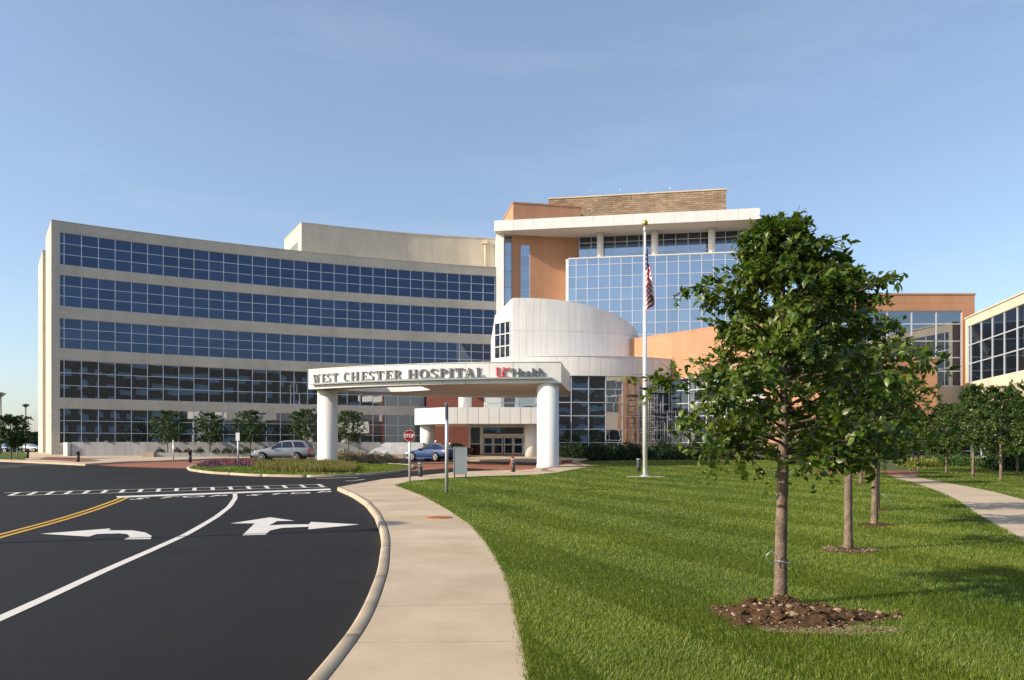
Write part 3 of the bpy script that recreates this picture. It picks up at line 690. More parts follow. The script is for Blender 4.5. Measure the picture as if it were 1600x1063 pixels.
# ------------------------------------------------------------------ tower
tower = empty('hospital_tower', (0, 0, 0), 0, 'tall tower with blue glass curtain wall, terracotta panels and white overhanging roof', 'building')
TA = Vector((-2.24, 96.0)); TU = Vector((30.3, -4.9)).normalized(); TN = Vector((TU.y, -TU.x))
def tp(s, back=0.0): v = TA + TU * s - TN * back; return (v.x, v.y)
ZR0, ZR1 = 28.9, 30.2
rf = MB(); rf.prism([[tp(.12, .12), tp(31.9, .12), tp(31.9, 16), tp(.12, 16)]], ZR0 + .03, ZR1 - .04); roof = rf.build('roof', M['white'], tower)
sf_ = MB(); sf_.prism([[tp(.15, .15), tp(31.8, .15), tp(31.8, 15.9), tp(.15, 15.9)]], ZR0 - .02, ZR0 + .026); sf_.build('soffit', M['soffit'], roof)
NP = 13
for k in range(NP):                                   # fascia panels
    p = MB(); p.wall([tp(32.0 * k / NP + .012), tp(32.0 * (k + 1) / NP - .012)], ZR0, ZR1, .11); p.build('fascia_panel', M['white'], roof)
for k in range(5):
    p = MB(); p.wall([tp(0, 15.9 - 3.15 * k), tp(0, 15.9 - 3.15 * (k + 1) + .024)], ZR0, ZR1, .11); p.build('fascia_panel', M['white'], roof)
# blue curtain wall
c0, c1, zc = 8.82, 31.0, 25.4
nC = 15; cl = [tp(c0 + .35, 1.7)] + [tp(c0 + .35 + .95 + (c1 - c0 - 1.3) * k / nC, 1.7) for k in range(nC + 1)]
zsC = [9.9 + 1.47 * k for k in range(11)]; zsC = [z for z in zsC if z < zc - .9] + [zc - .78, zc]
fr = MB(); mullions(fr, cl, zsC, .10, .12, .05); cwf = fr.build('curtain_wall_frame', M['alu'], tower)
for i in range(len(cl) - 1):
    for k in range(len(zsC) - 1): add_pane(cwf, cl[i], cl[i + 1], zsC[k], zsC[k + 1], M['glass_t'], .03, .0012)
cb_ = MB(); cb_.prism([[tp(c0, 1.66), tp(c0 + .33, 1.66), tp(c0 + .33, 4.3), tp(c0, 4.3)]], 9.0, zc + .05); cb_.build('edge_trim', M['white'], tower)
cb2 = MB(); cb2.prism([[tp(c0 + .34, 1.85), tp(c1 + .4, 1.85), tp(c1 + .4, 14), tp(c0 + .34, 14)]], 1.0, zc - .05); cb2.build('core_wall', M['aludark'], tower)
lg = MB(); lg.prism([[tp(c0 + .34, 1.60), tp(c1 + .4, 1.60), tp(c1 + .4, 4.6), tp(c0 + .34, 4.6)]], zc + .045, zc + .16); lg.build('ledge', M['white'], tower)
# recessed glazing under the roof, with round columns
rl = [tp(10.3 + 1.52 * k, 4.5) for k in range(14)]; zsR = [zc + .16, 26.6, 27.3, 28.1, ZR0 - .03]
fr = MB(); mullions(fr, rl, zsR, .08, .1, .03); rff = fr.build('upper_window_frame', M['alu'], tower)
for i in range(len(rl) - 1):
    for k in range(len(zsR) - 1): add_pane(rff, rl[i], rl[i + 1], zsR[k], zsR[k + 1], M['glass_t'] if k < 2 else M['glass_r'], .03)
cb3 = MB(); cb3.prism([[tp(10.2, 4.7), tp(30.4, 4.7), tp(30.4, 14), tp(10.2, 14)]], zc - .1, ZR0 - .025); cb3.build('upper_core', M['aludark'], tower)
for px in (938, 1023, 1112):
    s = 0
    for _ in range(30): q = tp(s, 3.0); s += ((px - HX) / FPX * q[1] - q[0])
    q = tp(s, 3.0); mb = MB(); mb.lathe((q[0], q[1], 0), [(.43, zc + .15), (.43, ZR0 - .015)], 20); mb.build('column', M['white2'], tower)
# terracotta face with a slot window
ta, tb = Vector((0.0, 97.7)), Vector((9.2, 99.2)); td = (tb - ta).normalized()
def tw(x): v = ta + td * x; return (v.x, v.y)
z0, z1 = 9.0, ZR0 - .03; sx0, sx1, sz0, sz1 = 1.12, 2.35, 12.0, 27.7
mb = MB(); mb.wall([tw(0), tw(sx0)], z0, z1, .5); mb.wall([tw(sx1), tw(9.25)], z0, z1, .5); mb.wall([tw(sx0), tw(sx1)], sz1, z1, .5); mb.wall([tw(sx0), tw(sx1)], z0, sz0, .5)
tface = mb.build('terracotta_wall', M['terra'], tower)
zsS = [sz0 + (sz1 - sz0) * k / 11 for k in range(12)]
fr = MB(); mullions(fr, [tw(sx0 + .05), tw(sx1 - .05)], zsS, .08, .1, -.1); sfm = fr.build('slot_window_frame', M['alu'], tface)
for k in range(11): add_pane(sfm, tw(sx0 + .05), tw(sx1 - .05), zsS[k], zsS[k + 1], M['glass_t'], .15)
# white fin and glazed slot left of the terracotta face
mb = MB(); mb.prism([[(-2.0, 97.2), (-1.05, 97.05), (-.9, 98.5), (-.6, 104), (-2.3, 104)]], 9.0, ZR0 - .03); mb.build('white_fin', M['white'], tower)
zsF = [14.0 + 2.1 * k for k in range(8)]
fr = MB(); mullions(fr, [(-.92, 98.6), (-.03, 98.6)], zsF, .08, .1, .02); sfm = fr.build('slot_window_frame', M['alu'], tower)
for k in range(7): add_pane(sfm, (-.92, 98.6), (-.03, 98.6), zsF[k], zsF[k + 1], M['glass_t'], .04)
tb2 = MB(); tb2.prism([[(-.5, 98.9), (8.9, 99.75), (9.1, 108), (-.5, 108)]], 2, ZR0 - .04); tb2.build('core_wall', M['terra'], tower)
# roof rooms
pt = MB(); pt.prism([[(PX(802, 98), 98.2), (PX(907.6, 99.7), 99.9), (9.5, 108), (PX(786.5, 105.4), 105.4)]], ZR1 - .02, 33.1); o = pt.build('terracotta_roof_room', M['terra'], tower)
pt = MB(); pt.prism([[(PX(802, 98) - .06, 98.12), (PX(907.6, 99.7) + .06, 99.82), (9.6, 108.1), (PX(786.5, 105.4) - .08, 105.4)]], 33.103, 33.25); pt.build('coping', M['terra_s'], o)
b0, b1 = Vector((PX(857, 104), 104)), Vector((PX(1134.5, 100.1), 100.1)); bn = Vector((.16, .987)) * 8
pt = MB(); pt.prism([[tuple(b0), tuple(b1), tuple(b1 + bn), tuple(b0 + bn)]], ZR1 - .02, 35.45); o = pt.build('stone_roof_room', M['rough'], tower)
pt = MB(); pt.prism([[tuple(b0 + Vector((-.1, -.08))), tuple(b1 + Vector((.1, -.1))), tuple(b1 + bn), tuple(b0 + bn)]], 35.453, 35.62); pt.build('coping', M['cream_r'], o)
for px, h in ((1047, 1.0), (969, .6), (923, .35), (1100, .35), (1010, .3), (885, .3)):
    mb = MB(); y = 101.6; mb.tube([(PX(px, y), y, 35.6), (PX(px, y), y, 35.6 + h)], .035, 6); mb.build('lightning_rod', M['galv'], o)

# ------------------------------------------------------------------ rotunda and atrium
rot = empty('atrium_rotunda', (0, 0, 0), 0, 'white panelled drum with slanting top above a curved glass atrium', 'building')
EX, EY, EA, EB = 1.0, 91.0, 14.0, 6.0
def ell(t_, k=1.0): return (EX + EA * k * math.sin(t_), EY - EB * k * math.cos(t_))
def ztop(Y): return 18.4 - .68 * (Y - 85)
tt = np.linspace(-.071, math.pi / 2 + .25, 400); pp = np.array([ell(x) for x in tt]); dd = np.r_[0, np.cumsum(np.hypot(*np.diff(pp, axis=0).T))]
ts = np.interp(np.linspace(0, dd[-1], 25), dd, tt)
core = MB(); cv = []; nco = 60; tcs = np.linspace(tt[0], tt[-1], nco)
plan = [ell(x, .994) for x in tcs] + [(14.5, 97.5), (-2.4, 97.5), (-2.5, 91.0), (-1.95, 87.3), (-.1, 85.15)]
vs = [(p[0], p[1], 11.0) for p in plan] + [(p[0], p[1], ztop(p[1]) - .04) for p in plan]; n_ = len(plan)
core.add(vs, [tuple(range(n_, 2 * n_)), tuple(range(n_))[::-1]] + [(i, (i + 1) % n_, (i + 1) % n_ + n_, i + n_) for i in range(n_)]); drum = core.build('drum', M['white'], rot)
zsm = 14.76
for k in range(24):
    sub = np.linspace(ts[k], ts[k + 1], 4)
    for tier in (0, 1):
        mb = MB(); P = [ell(x) for x in sub]; g_ = .012
        P[0] = lerp2(P[0], P[1], .04); P[-1] = lerp2(P[-1], P[-2], .04)
        Q = [(EX + (p[0] - EX) * .996, EY + (p[1] - EY) * .996) for p in P]
        zb = [11.0 if tier == 0 else zsm + .015] * 4; zt = [zsm - .015] * 4 if tier == 0 else [max(ztop(p[1]), zsm + .05) for p in P]
        vs = []
        for i in range(4): vs += [(*P[i], zb[i]), (*P[i], zt[i]), (*Q[i], zt[i]), (*Q[i], zb[i])]
        fs = [(0, 1, 2, 3), (15, 14, 13, 12)]
        for i in range(3):
            for j in range(4): fs.append((i * 4 + j, (i + 1) * 4 + j, (i + 1) * 4 + (j + 1) % 4, i * 4 + (j + 1) % 4))
        mb.add(vs, fs); mb.build('drum_panel', M['white'], drum)
# slanted window on the drum's side, and its white return
wa, wb = Vector((-1.95, 87.3)), Vector((-.12, 85.12)); wl_ = [tuple(wa.lerp(wb, x)) for x in (0.02, .36, .68, .97)]
zsW = [11.9, 13.2, 14.55, 15.9]
fr = MB(); mullions(fr, wl_, zsW, .10, .12, .08); o = fr.build('side_window_frame', M['white'], rot)
for i in range(3):
    for k in range(3): add_pane(o, wl_[i], wl_[i + 1], zsW[k], zsW[k + 1], M['glass_a'], -.03)
# curved band and glass wall
BX, BY, BR = 6.0, 100.0, 20.0
def bp(x, off=0.0):
    a = math.asin((x - BX) / BR); r = BR + off; return (BX + r * math.sin(a), BY - r * math.cos(a))
xsB = list(np.linspace(1.2, 17.3, 15))
bc = MB(); bc.prism([[bp(x, -.08) for x in np.linspace(1.25, 17.3, 40)] + [(17.3, 92), (1.25, 92)]], 9.36, 11.34); band = bc.build('roof_band', M['white'], rot)
for k in range(14):
    mb = MB(); L = [bp(x) for x in np.linspace(xsB[k] + .01, xsB[k + 1] - .01, 5)]; mb.wall(L, 9.33, 11.36, .07); mb.build('band_panel', M['white'], band)
mb = MB(); mb.wall([bp(x, .05) for x in np.linspace(1.2, 17.3, 40)], 11.362, 11.46, .3); mb.build('coping', M['white2'], band)
xsG = list(np.linspace(-3.0, 17.2, 12)); zsG = [.95 + 1.4 * k for k in range(7)]; zsG[-1] = 9.33
gl_ = [bp(x, -.15) for x in xsG]
fr = MB(); mullions(fr, gl_, zsG, .09, .14, .04); o = fr.build('glass_wall_frame', M['alu'], rot)
for i in range(len(gl_) - 1):
    for k in range(6): add_pane(o, gl_[i], gl_[i + 1], zsG[k], zsG[k + 1], M['glass_a'], .04, .004)
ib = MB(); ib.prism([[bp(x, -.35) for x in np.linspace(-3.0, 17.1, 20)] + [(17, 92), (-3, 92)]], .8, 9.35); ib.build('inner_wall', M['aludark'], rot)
pl = MB(); pl.lathe((-4.6, 75.4, 0), [(.65, 5.5), (.65, 9.3)], 24); pl.build('pillar', M['white2'], rot)
pl = MB(); pl.prism([[(-6.5, 73.5), (-2.9, 73.5), (-2.9, 83), (-6.5, 83)]], 8.6, 9.4); pl.build('link_roof', M['white'], rot)

# ------------------------------------------------------------------ terracotta wing on the right
tw_ = empty('terracotta_wing', (0, 0, 0), 0, 'terracotta tiled wing with a sunlit side wall and a large framed window', 'building')
sA, sB = (12.6, 89.6), (24.5, 74.6)
mb = MB(); mb.wall([sA, sB], 9.25, 14.2, .5, .04); sw = mb.build('side_wall', M['terra_s'], tw_)
mb = MB(); mb.wall([sA, sB], 14.203, 14.32, .6, .07); mb.build('coping', M['terra'], sw)
lowl = divide((17.35, 83.45), sB, 5); zsL = [.95, 2.35, 3.75, 5.15, 6.55, 7.95, 9.25]
fr = MB(); mullions(fr, lowl, zsL, .09, .14, 0); o = fr.build('glass_wall_frame', M['alu'], tw_)
for i in range(5):
    for k in range(6): add_pane(o, lowl[i], lowl[i + 1], zsL[k], zsL[k + 1], M['glass_a'], .08, .004)
mb = MB(); mb.prism([[(13.2, 90), (17.6, 84.1), (24.9, 75.2), (30, 78), (30, 95), (14, 96)]], .8, 14.1); mb.build('core_wall', M['terra'], tw_)
mb = MB(); mb.wall([(24.5, 74.6), (24.5, 65)], .6, 14.2, .5, 0); mb.build('return_wall', M['terra'], tw_)
YF = 65.0; zT, zH = 14.75, 13.4
mb = MB(); mb.prism([[(24.6, YF), (PX(1523, YF), YF), (PX(1523, YF), YF + 12), (24.6, YF + 12)]], zH, zT); mb.build('head_beam', M['terra'], tw_)
mb = MB(); mb.prism([[(24.5, YF - .06), (PX(1523, YF) + .1, YF - .06), (PX(1523, YF) + .1, YF + 12), (24.5, YF + 12)]], zT + .003, zT + .13); mb.build('coping', M['terra_s'], tw_)
mb = MB(); mb.prism([[(PX(1504, YF), YF), (PX(1523, YF), YF), (PX(1523, YF), YF + 1), (PX(1504, YF), YF + 1)]], .6, zH - .003); mb.build('pier', M['terra'], tw_)
xw = [PX(p, YF) for p in (1272, 1310, 1349, 1387, 1425.5, 1464, 1503.5)]; zw = [7.05, 8.3, 9.45, 10.85, 12.3, zH]
fr = MB(); mullions(fr, [(x, YF + .15) for x in xw], zw, .1, .12, .06); o = fr.build('window_frame', M['alu'], tw_)
for i in range(len(xw) - 1):
    for k in range(5): add_pane(o, (xw[i], YF + .15), (xw[i + 1], YF + .15), zw[k], zw[k + 1], M['glass_t'] if False else M['glass_a'], .0, .0012)
mb = MB(); mb.prism([[(24.7, YF + .4), (38, YF + .4), (38, YF + 11), (24.7, YF + 11)]], .6, zH - .02); mb.build('core_wall', M['cream_r'], tw_)
mb = MB(); mb.prism([[(PX(1464, YF), YF + .02), (PX(1504, YF) - .004, YF + .02), (PX(1504, YF) - .004, YF + .38), (PX(1464, YF), YF + .38)]], 2.4, 7.0); mb.build('apron_wall', M['cream_r'], tw_)
mb = MB(); mb.prism([[(25.2, 62), (PX(1464.5, 62), 62), (PX(1464.5, 62), YF - .02), (25.2, YF - .02)]], 2.35, 8.95); lb = mb.build('lower_block', M['terra'], tw_)
mb = MB(); mb.prism([[(25.1, 61.92), (PX(1464.5, 62) + .08, 61.92), (PX(1464.5, 62) + .08, YF - .03), (25.1, YF - .03)]], 8.953, 9.05); mb.build('coping', M['terra_s'], lb)
el_ = divide((25.3, 63.2), (38.3, 63.2), 8); ze = [.72, 1.55, 2.35]
fr = MB(); mullions(fr, el_, ze, .09, .12, 0); o = fr.build('entrance_frame', M['alu'], tw_)
for i in range(8):
    for k in range(2): add_pane(o, el_[i], el_[i + 1], ze[k], ze[k + 1], M['glass_r'], .05)

# ------------------------------------------------------------------ cream wing on the far right
cw_ = empty('cream_wing', (0, 0, 0), 0, 'sunlit cream wing with a ribbon of dark windows beside the garden path', 'building')
ra, rb_ = Vector((37.9, 64.2)), Vector((33.2, 42.2)); rd = (rb_ - ra).normalized(); RL = (rb_ - ra).length
def rw(s): v = ra + rd * s; return (v.x, v.y)
for z0, z1 in ((.3, 1.1), (4.5, 7.19), (11.85, 12.55)):
    mb = MB(); mb.wall([rw(0), rw(RL)], z0, z1, .5); mb.build('wall_band', M['cream_r'], cw_)
for z0, z1 in ((1.1, 4.5), (7.19, 11.85)):
    mb = MB(); mb.wall([rw(0), rw(.42)], z0, z1, .5); mb.build('corner_pier', M['cream_r'], cw_)
mb = MB(); mb.wall([rw(-.05), rw(RL)], 12.553, 12.66, .7, .08); mb.build('coping', M['cream_r'], cw_)
for (z0, z1, nr) in ((7.19, 11.85, 3), (1.1, 4.5, 2)):
    ss = [.42, .95] + [.95 + 2.2 * (k + 1) for k in range(9)]; zs = [z0 + (z1 - z0) * k / nr for k in range(nr + 1)]
    fr = MB(); mullions(fr, [rw(s) for s in ss], zs, .1, .14, -.06); o = fr.build('window_frame', M['alu'], cw_)
    for i in range(len(ss) - 1):
        for k in range(nr): add_pane(o, rw(ss[i]), rw(ss[i + 1]), zs[k], zs[k + 1], M['glass_r'], .14)
mb = MB(); a_, b_ = rw(.3), rw(RL); mb.prism([[(a_[0] + .35, a_[1] - .3), (b_[0] + .35, b_[1]), (b_[0] + 12, b_[1]), (a_[0] + 12, a_[1] - .3)]], .3, 12.5); mb.build('inner_wall', M['cream_r'], cw_)

# ------------------------------------------------------------------ entrance canopies
FL, FR_, BRc = Vector((-14.5, 54.7)), Vector((3.18, 49.5)), Vector((4.4, 60.5))
ZS, ZT = 5.99, 7.33
ch = FR_ - FL; cm = (FL + FR_) / 2; cn = Vector((ch.y, -ch.x)).normalized(); sag = 1.35; CR = ch.length ** 2 / (8 * sag) + sag / 2
cc = cm - cn * (CR - sag)
aL = math.atan2(FL.y - cc.y, FL.x - cc.x); aR = math.atan2(FR_.y - cc.y, FR_.x - cc.x)
def cpt(t_, off=0.0): a = aL + (aR - aL) * t_; return (cc.x + (CR + off) * math.cos(a), cc.y + (CR + off) * math.sin(a))
can = empty('entrance_canopy', (-5, 54, .55), 0, 'white curved entrance canopy on round columns with raised hospital lettering', 'canopy'); can.location = (0, 0, 0)
outer = [cpt(x, -.09) for x in np.linspace(0, 1, 30)] + [(3.6, 53.5), (4.2, 57), tuple(BRc), (4.5, 63), (1, 64.2), (-4, 63.8), (-9, 62), (-13, 58.8)]
hole = [(-12.3, 55.8), (-11.2, 54.6), (-8.8, 53.3), (-6.2, 52.6), (-5.9, 55.6), (-8, 57.2), (-9.6, 57.7), (-11.2, 57)]
mb = MB(); mb.prism([outer, hole], ZS + .03, ZT - .03); slab = mb.build('roof_slab', M['white'], can)
mb = MB(); o_ = [cpt(x, -.12) for x in np.linspace(0, 1, 30)] + [(3.55, 53.5), (4.15, 57), (4.35, 60.5), (4.45, 62.9), (1, 64.1), (-4, 63.7), (-9, 61.9), (-12.9, 58.7)]
mb.prism([o_, hole], ZS + .0, ZS + .028); mb.build('soffit', M['soffit'], slab)
NF = 12
for k in range(NF):
    mb = MB(); mb.wall([cpt(x) for x in np.linspace(k / NF + .0006, (k + 1) / NF - .0006, 5)], ZS - .02, ZT, .085); mb.build('fascia_panel', M['white'], slab)
sd = [cpt(1, -.005), (3.72, 53.4), (4.3, 57), (4.5, 60.5), (4.6, 63)]
for a, b in zip(sd, sd[1:]):
    mb = MB(); mb.wall([a, lerp2(a, b, .997)], ZS - .02, ZT, .085, .0); mb.build('fascia_panel', M['white'], slab)
mb = MB(); mb.wall([cpt(x, .04) for x in np.linspace(.0, 1, 30)], ZT + .002, ZT + .05, .3); mb.build('coping', M['white2'], slab)
bz0 = PZ(592.5, cpt(.97)[1]); mb = MB(); mb.wall([cpt(x, .28) for x in np.linspace(.025, .965, 30)], bz0, bz0 + .11, .27); mb.build('sign_ledge', M['panelgrey'], can)
for (x, y) in ((2.35, 50.25), (-13.35, 55.6)):
    mb = MB(); z = zg(y); mb.lathe((x, y, 0), [(.74, z - .1), (.74, z + .32), (.715, z + .34), (.715, ZS - .005)], 40); mb.build('column', M['white2'], can)
# letters, each set at its own place along the curve
tsamp = np.linspace(0, 1, 2000); psamp = np.array([HX + FPX * cpt(x)[0] / cpt(x)[1] for x in tsamp])
def place_letter(me, px, z, name, mat=None, off=.045):
    t_ = float(np.interp(px, psamp, tsamp)); p = cpt(t_, off); q = cpt(t_ + .001, off)
    o = link(name, me, can, (p[0], p[1], z), math.atan2(q[1] - p[1], q[0] - p[0])); return o
def pxm(px): t_ = float(np.interp(px, psamp, tsamp)); return cpt(t_)[1] / FPX / math.cos(0.2)
LET = [('W', 488, 503), ('E', 503, 510.5), ('S', 511, 518), ('T', 519, 530), ('C', 537, 546.5), ('H', 547.5, 562), ('E', 564, 574.5), ('S', 576, 585), ('T', 586.5, 600), ('E', 602, 613.5), ('R', 615, 628.5),
       ('H', 637, 653), ('O', 655, 670), ('S', 672, 684), ('P', 687, 699), ('I', 701, 708.5), ('T', 710.5, 725), ('A', 725.5, 741), ('L', 744, 756)]
zl = bz0 + .13
for chx, a, b in LET:
    wU, polys = SER[chx]; wm = (b - a) * pxm((a + b) / 2) / wU
    polys = [[(x - wU / 2, y) for x, y in poly] for poly in polys]
    place_letter(flat_letter(polys, wm, .63, .055, M['letter']), (a + b) / 2, zl, 'letter')
# red monogram: U and C linked, both with serifs
wm = 22 * pxm(786)
Up = [seg_poly(.14, .30, .14, 1, .15), arc_poly(.36, .32, .295, .34, .13, .10, 180, 360, 16), seg_poly(.60, .30, .60, 1, .075), rect(0, .94, .30, 1.02), rect(.48, .94, .72, 1.02)]
Cp = [arc_poly(.76, .40, .29, .50, .12, .08, 48, 312, 20), rect(.90, .60, .955, .96), rect(.86, .92, 1.10, 1.0), rect(.90, -.06, .95, .14)]
for polys in (Up, Cp):
    place_letter(flat_letter([[(x - .54, y) for x, y in p] for p in polys], wm / 1.05, .64, .05 if polys is Up else .065, M['logo_red']), 786, zl - .02, 'logo_letter')
HE = [('H', 801, 812), ('e', 813.5, 821), ('a', 822.5, 829.5), ('l', 831.5, 833.5), ('t', 834.5, 840), ('h', 841.5, 850)]
for chx, a, b in HE:
    me = text_mesh(chx, .80, .035, M['letter'], .004)
    xs = [v.co.x for v in me.vertices]; c_ = (min(xs) + max(xs)) / 2; k = (b - a) * pxm((a + b) / 2) / (max(xs) - min(xs))
    for v in me.vertices: x, y, z = v.co; v.co = ((x - c_) * k, -z, y)
    me.flip_normals(); place_letter(me, (a + b) / 2, zl + .02, 'letter')

# lower canopy over the doors
lc = empty('door_canopy', (0, 0, 0), 0, 'lower white panelled canopy above the glass entrance doors', 'canopy')
Lp_ = [(-9.2, 72.6), (-5.95, 70.0), (2.7, 70.0)]
mb = MB(); mb.prism([[(-9.05, 72.65), (-5.9, 70.12), (2.65, 70.12), (2.65, 79.6), (-9.05, 79.6)]], 4.03, 5.47); ls = mb.build('roof_slab', M['white'], lc)
segs = [(Lp_[0], Lp_[1], 3), (Lp_[1], Lp_[2], 9), ((-9.2, 79.6), Lp_[0], 5)]
for a, b, n_ in segs:
    for k in range(n_):
        mb = MB(); mb.wall([lerp2(a, b, k / n_ + .002), lerp2(a, b, (k + 1) / n_ - .002)], 4.0, 5.5, .1); mb.build('fascia_panel', M['white'], ls)
for (x, y) in ((-8.1, 73.6), (1.9, 72.0)):
    mb = MB(); mb.lathe((x, y, 0), [(.7, .75), (.7, 4.03)], 32); mb.build('column', M['white2'], lc)
# glass vestibule with sliding doors
ve = empty('glass_vestibule', (0, 0, 0), 0, 'glazed vestibule with white framed sliding doors under the lower canopy', 'entrance')
YV = 76.5; zb_ = zg(YV) + DZ; VX = lambda p: PX(p, YV)
mb = MB()
for a, b in ((732, 735.5), (750, 755), (818, 823), (836, 846)): mb.box(((VX(a) + VX(b)) / 2, YV, (zb_ + 4.03) / 2), (VX(b) - VX(a), .3, 4.03 - zb_))
mb.box(((VX(755) + VX(818)) / 2, YV - .01, 3.05), (VX(818) - VX(755), .3, .3)); mb.box(((VX(735) + VX(750)) / 2, YV, 2.2), (VX(750) - VX(735), .2, .1))
mb.box(((VX(735) + VX(836)) / 2, YV, 3.92), (VX(836) - VX(735), .26, .18)); vf = mb.build('door_frame', M['signwhite'], ve)
for a, b, z0, z1 in ((735.5, 750, zb_, 2.15), (735.5, 750, 2.25, 3.83), (823, 836, zb_, 3.83), (755, 775, 3.2, 3.83), (775, 796, 3.2, 3.83), (796, 818, 3.2, 3.83)):
    add_pane(ve, (VX(a), YV), (VX(b), YV), z0, z1, M['glass_a'], .03)
for a, b in ((755, 770.5), (770.5, 786), (787, 802), (802, 817.5)):
    mb = MB(); x0, x1 = VX(a) + .02, VX(b) - .02; zt = 2.88
    for x in (x0 + .05, x1 - .05): mb.box((x, YV - .06, (zb_ + zt) / 2), (.1, .06, zt - zb_))
    for z in (zb_ + .1, zb_ + 1.0, zt - .06): mb.box(((x0 + x1) / 2, YV - .06, z), (x1 - x0, .055, .12))
    dr = mb.build('door', M['signwhite'], ve)
    add_pane(dr, (x0 + .1, YV - .05), (x1 - .1, YV - .05), zb_ + .16, zb_ + .94, M['glass_r'], .01, margin=0); add_pane(dr, (x0 + .1, YV - .05), (x1 - .1, YV - .05), zb_ + 1.06, zt - .12, M['glass_r'], .01, margin=0)
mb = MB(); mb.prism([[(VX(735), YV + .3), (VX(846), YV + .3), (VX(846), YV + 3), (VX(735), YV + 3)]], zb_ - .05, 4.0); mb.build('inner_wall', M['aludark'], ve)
# litter bins and a notice stand by the doors
for i, x in enumerate((738.5, 745.5)):
    mb = MB(); X_, Y_ = PX(x, 74.8), 74.8; zz = zg(Y_) + DZ; mb.lathe((X_, Y_, zz), [(.20, 0), (.22, .05), (.22, .88), (.23, .9), (.23, .98), (.14, 1.06)], 16)
    o = mb.build('litter_bin', M['black'], None); tag(o, 'black round litter bin against the glass beside the entrance doors', 'litter bin', 'litter bins by the doors')
X_, Y_ = PX(824, 73), 73.0; zz = zg(Y_) + DZ
ns = empty('notice_stand', (X_, Y_, zz), 0, 'black stand with white notice and red top beside the entrance doors', 'notice stand')
mb = MB(); mb.box((.25, 0, .65), (.55, .4, 1.3)); mb.box((.25, 0, .04), (.7, .5, .08)); mb.build('stand', M['black'], ns)
mb = MB(); mb.box((-.18, -.22, .75), (.42, .03, 1.05)); mb.build('notice', M['signwhite'], ns)
mb = MB(); mb.box((.1, -.02, 1.5), (.34, .22, .4), 0, 0, .1); mb.build('red_cap', M['red'], ns)

# ------------------------------------------------------------------ terrace walls and planters before the west wing
Yw = 73.2
for (xa, xb) in ((112, 650),):
    mb = MB(); a, b = PX(xa, Yw), PX(xb, 76.0); mb.wall([(a, Yw), (PX(380, 75), 75), (b, 77)], .7, 2.36, .35); o = mb.build('retaining_wall', M['wallconc'])
    tag(o, 'long grey concrete retaining wall in front of the curved wing', 'wall')
    mb = MB(); mb.box((PX(109.5, Yw), Yw + 1.2, 1.45), (.45, 3.0, 1.75), -.2); mb.build('lit_wall_end', M['white2'], o)  # end of the grey wall, its sunlit face put in as white colour
    for k in range(14):
        t_ = (k + .5) / 14; p = lerp2((a, Yw), (PX(380, 75), 75), t_ * 2) if t_ < .5 else lerp2((PX(380, 75), 75), (b, 77), t_ * 2 - 1)
        m2 = MB(); m2.box((p[0], p[1] - .05, 2.45), (.12, .12, .26)); m2.build('light_fitting', M['black'], o)
Yp = 70.6
mb = MB(); a, b = PX(226, Yp), PX(484, 72); mb.wall([(a + .95, Yp), (b, 72)], .7, 1.36, .3); mb.prism([[(a + 1, Yp + .25), (b, 72.2), (b, 74.0), (a + 1, 72.6)]], .7, 1.30); o = mb.build('planter_wall', M['wallconc'])
tag(o, 'low grey concrete planter wall below the retaining wall', 'wall')
mb = MB(); mb.box((a + .45, Yp, 1.03), (1.05, .6, .72)); mb.build('end_block', M['curb'], o)
mb = MB(); x0 = PX(560, 71); mb.add([(x0, 70.6, .8), (x0 + 6.2, 70.6, .8), (x0 + 6.2, 74.5, .8), (x0, 74.5, .8), (x0 + 2.2, 72.6, 2.3), (x0 + 5.8, 72.4, 2.3), (x0 + 5.8, 74.4, 2.3), (x0 + 2.2, 74.4, 2.3)], [(0, 3, 2, 1), (4, 5, 6, 7), (0, 1, 5, 4), (1, 2, 6, 5), (2, 3, 7, 6), (3, 0, 4, 7)])
tag(mb.build('sloped_wall', M['wallconc']), 'sloping grey concrete wall behind the planted island', 'wall')
mb = MB(); mb.box((PX(620, 69), 69, 1.05), (1.5, .6, .42)); tag(mb.build('concrete_bench', M['curb'], bevel=.02), 'low pale concrete bench in front of the sloping wall', 'bench')

# ------------------------------------------------------------------ foliage
LEAF_V = np.array([(0, 0, 0), (-.30, .30, .07), (0, .33, 0), (.30, .30, .07), (-.27, .62, .04), (0, .66, -.04), (.27, .62, .04), (0, 1.08, -.2)], dtype=np.float32)
LEAF_T = np.array([(0, 2, 1), (0, 3, 2), (1, 2, 5), (1, 5, 4), (2, 3, 6), (2, 6, 5), (4, 5, 7), (5, 6, 7)], dtype=np.int32)
QUAD_V = np.array([(0, 0, 0), (-.32, .5, .08), (.32, .5, .08), (0, 1, -.1)], dtype=np.float32)
QUAD_T = np.array([(0, 2, 1), (1, 2, 3)], dtype=np.int32)
def leaves(P, D, Nn, size, tv, tt_):
    """P positions, D growth directions, Nn face normals, size per leaf -> verts, tris"""
    D = D / np.linalg.norm(D, axis=1)[:, None]; X = np.cross(D, Nn); X /= np.linalg.norm(X, axis=1)[:, None] + 1e-9; Z = np.cross(X, D)
    V = P[:, None, :] + size[:, None, None] * (tv[None, :, 0:1] * X[:, None, :] + tv[None, :, 1:2] * D[:, None, :] + tv[None, :, 2:3] * Z[:, None, :])
    n = len(P); F = tt_[None] + (np.arange(n) * len(tv))[:, None, None]
    return V.reshape(-1, 3), F.reshape(-1, 3)
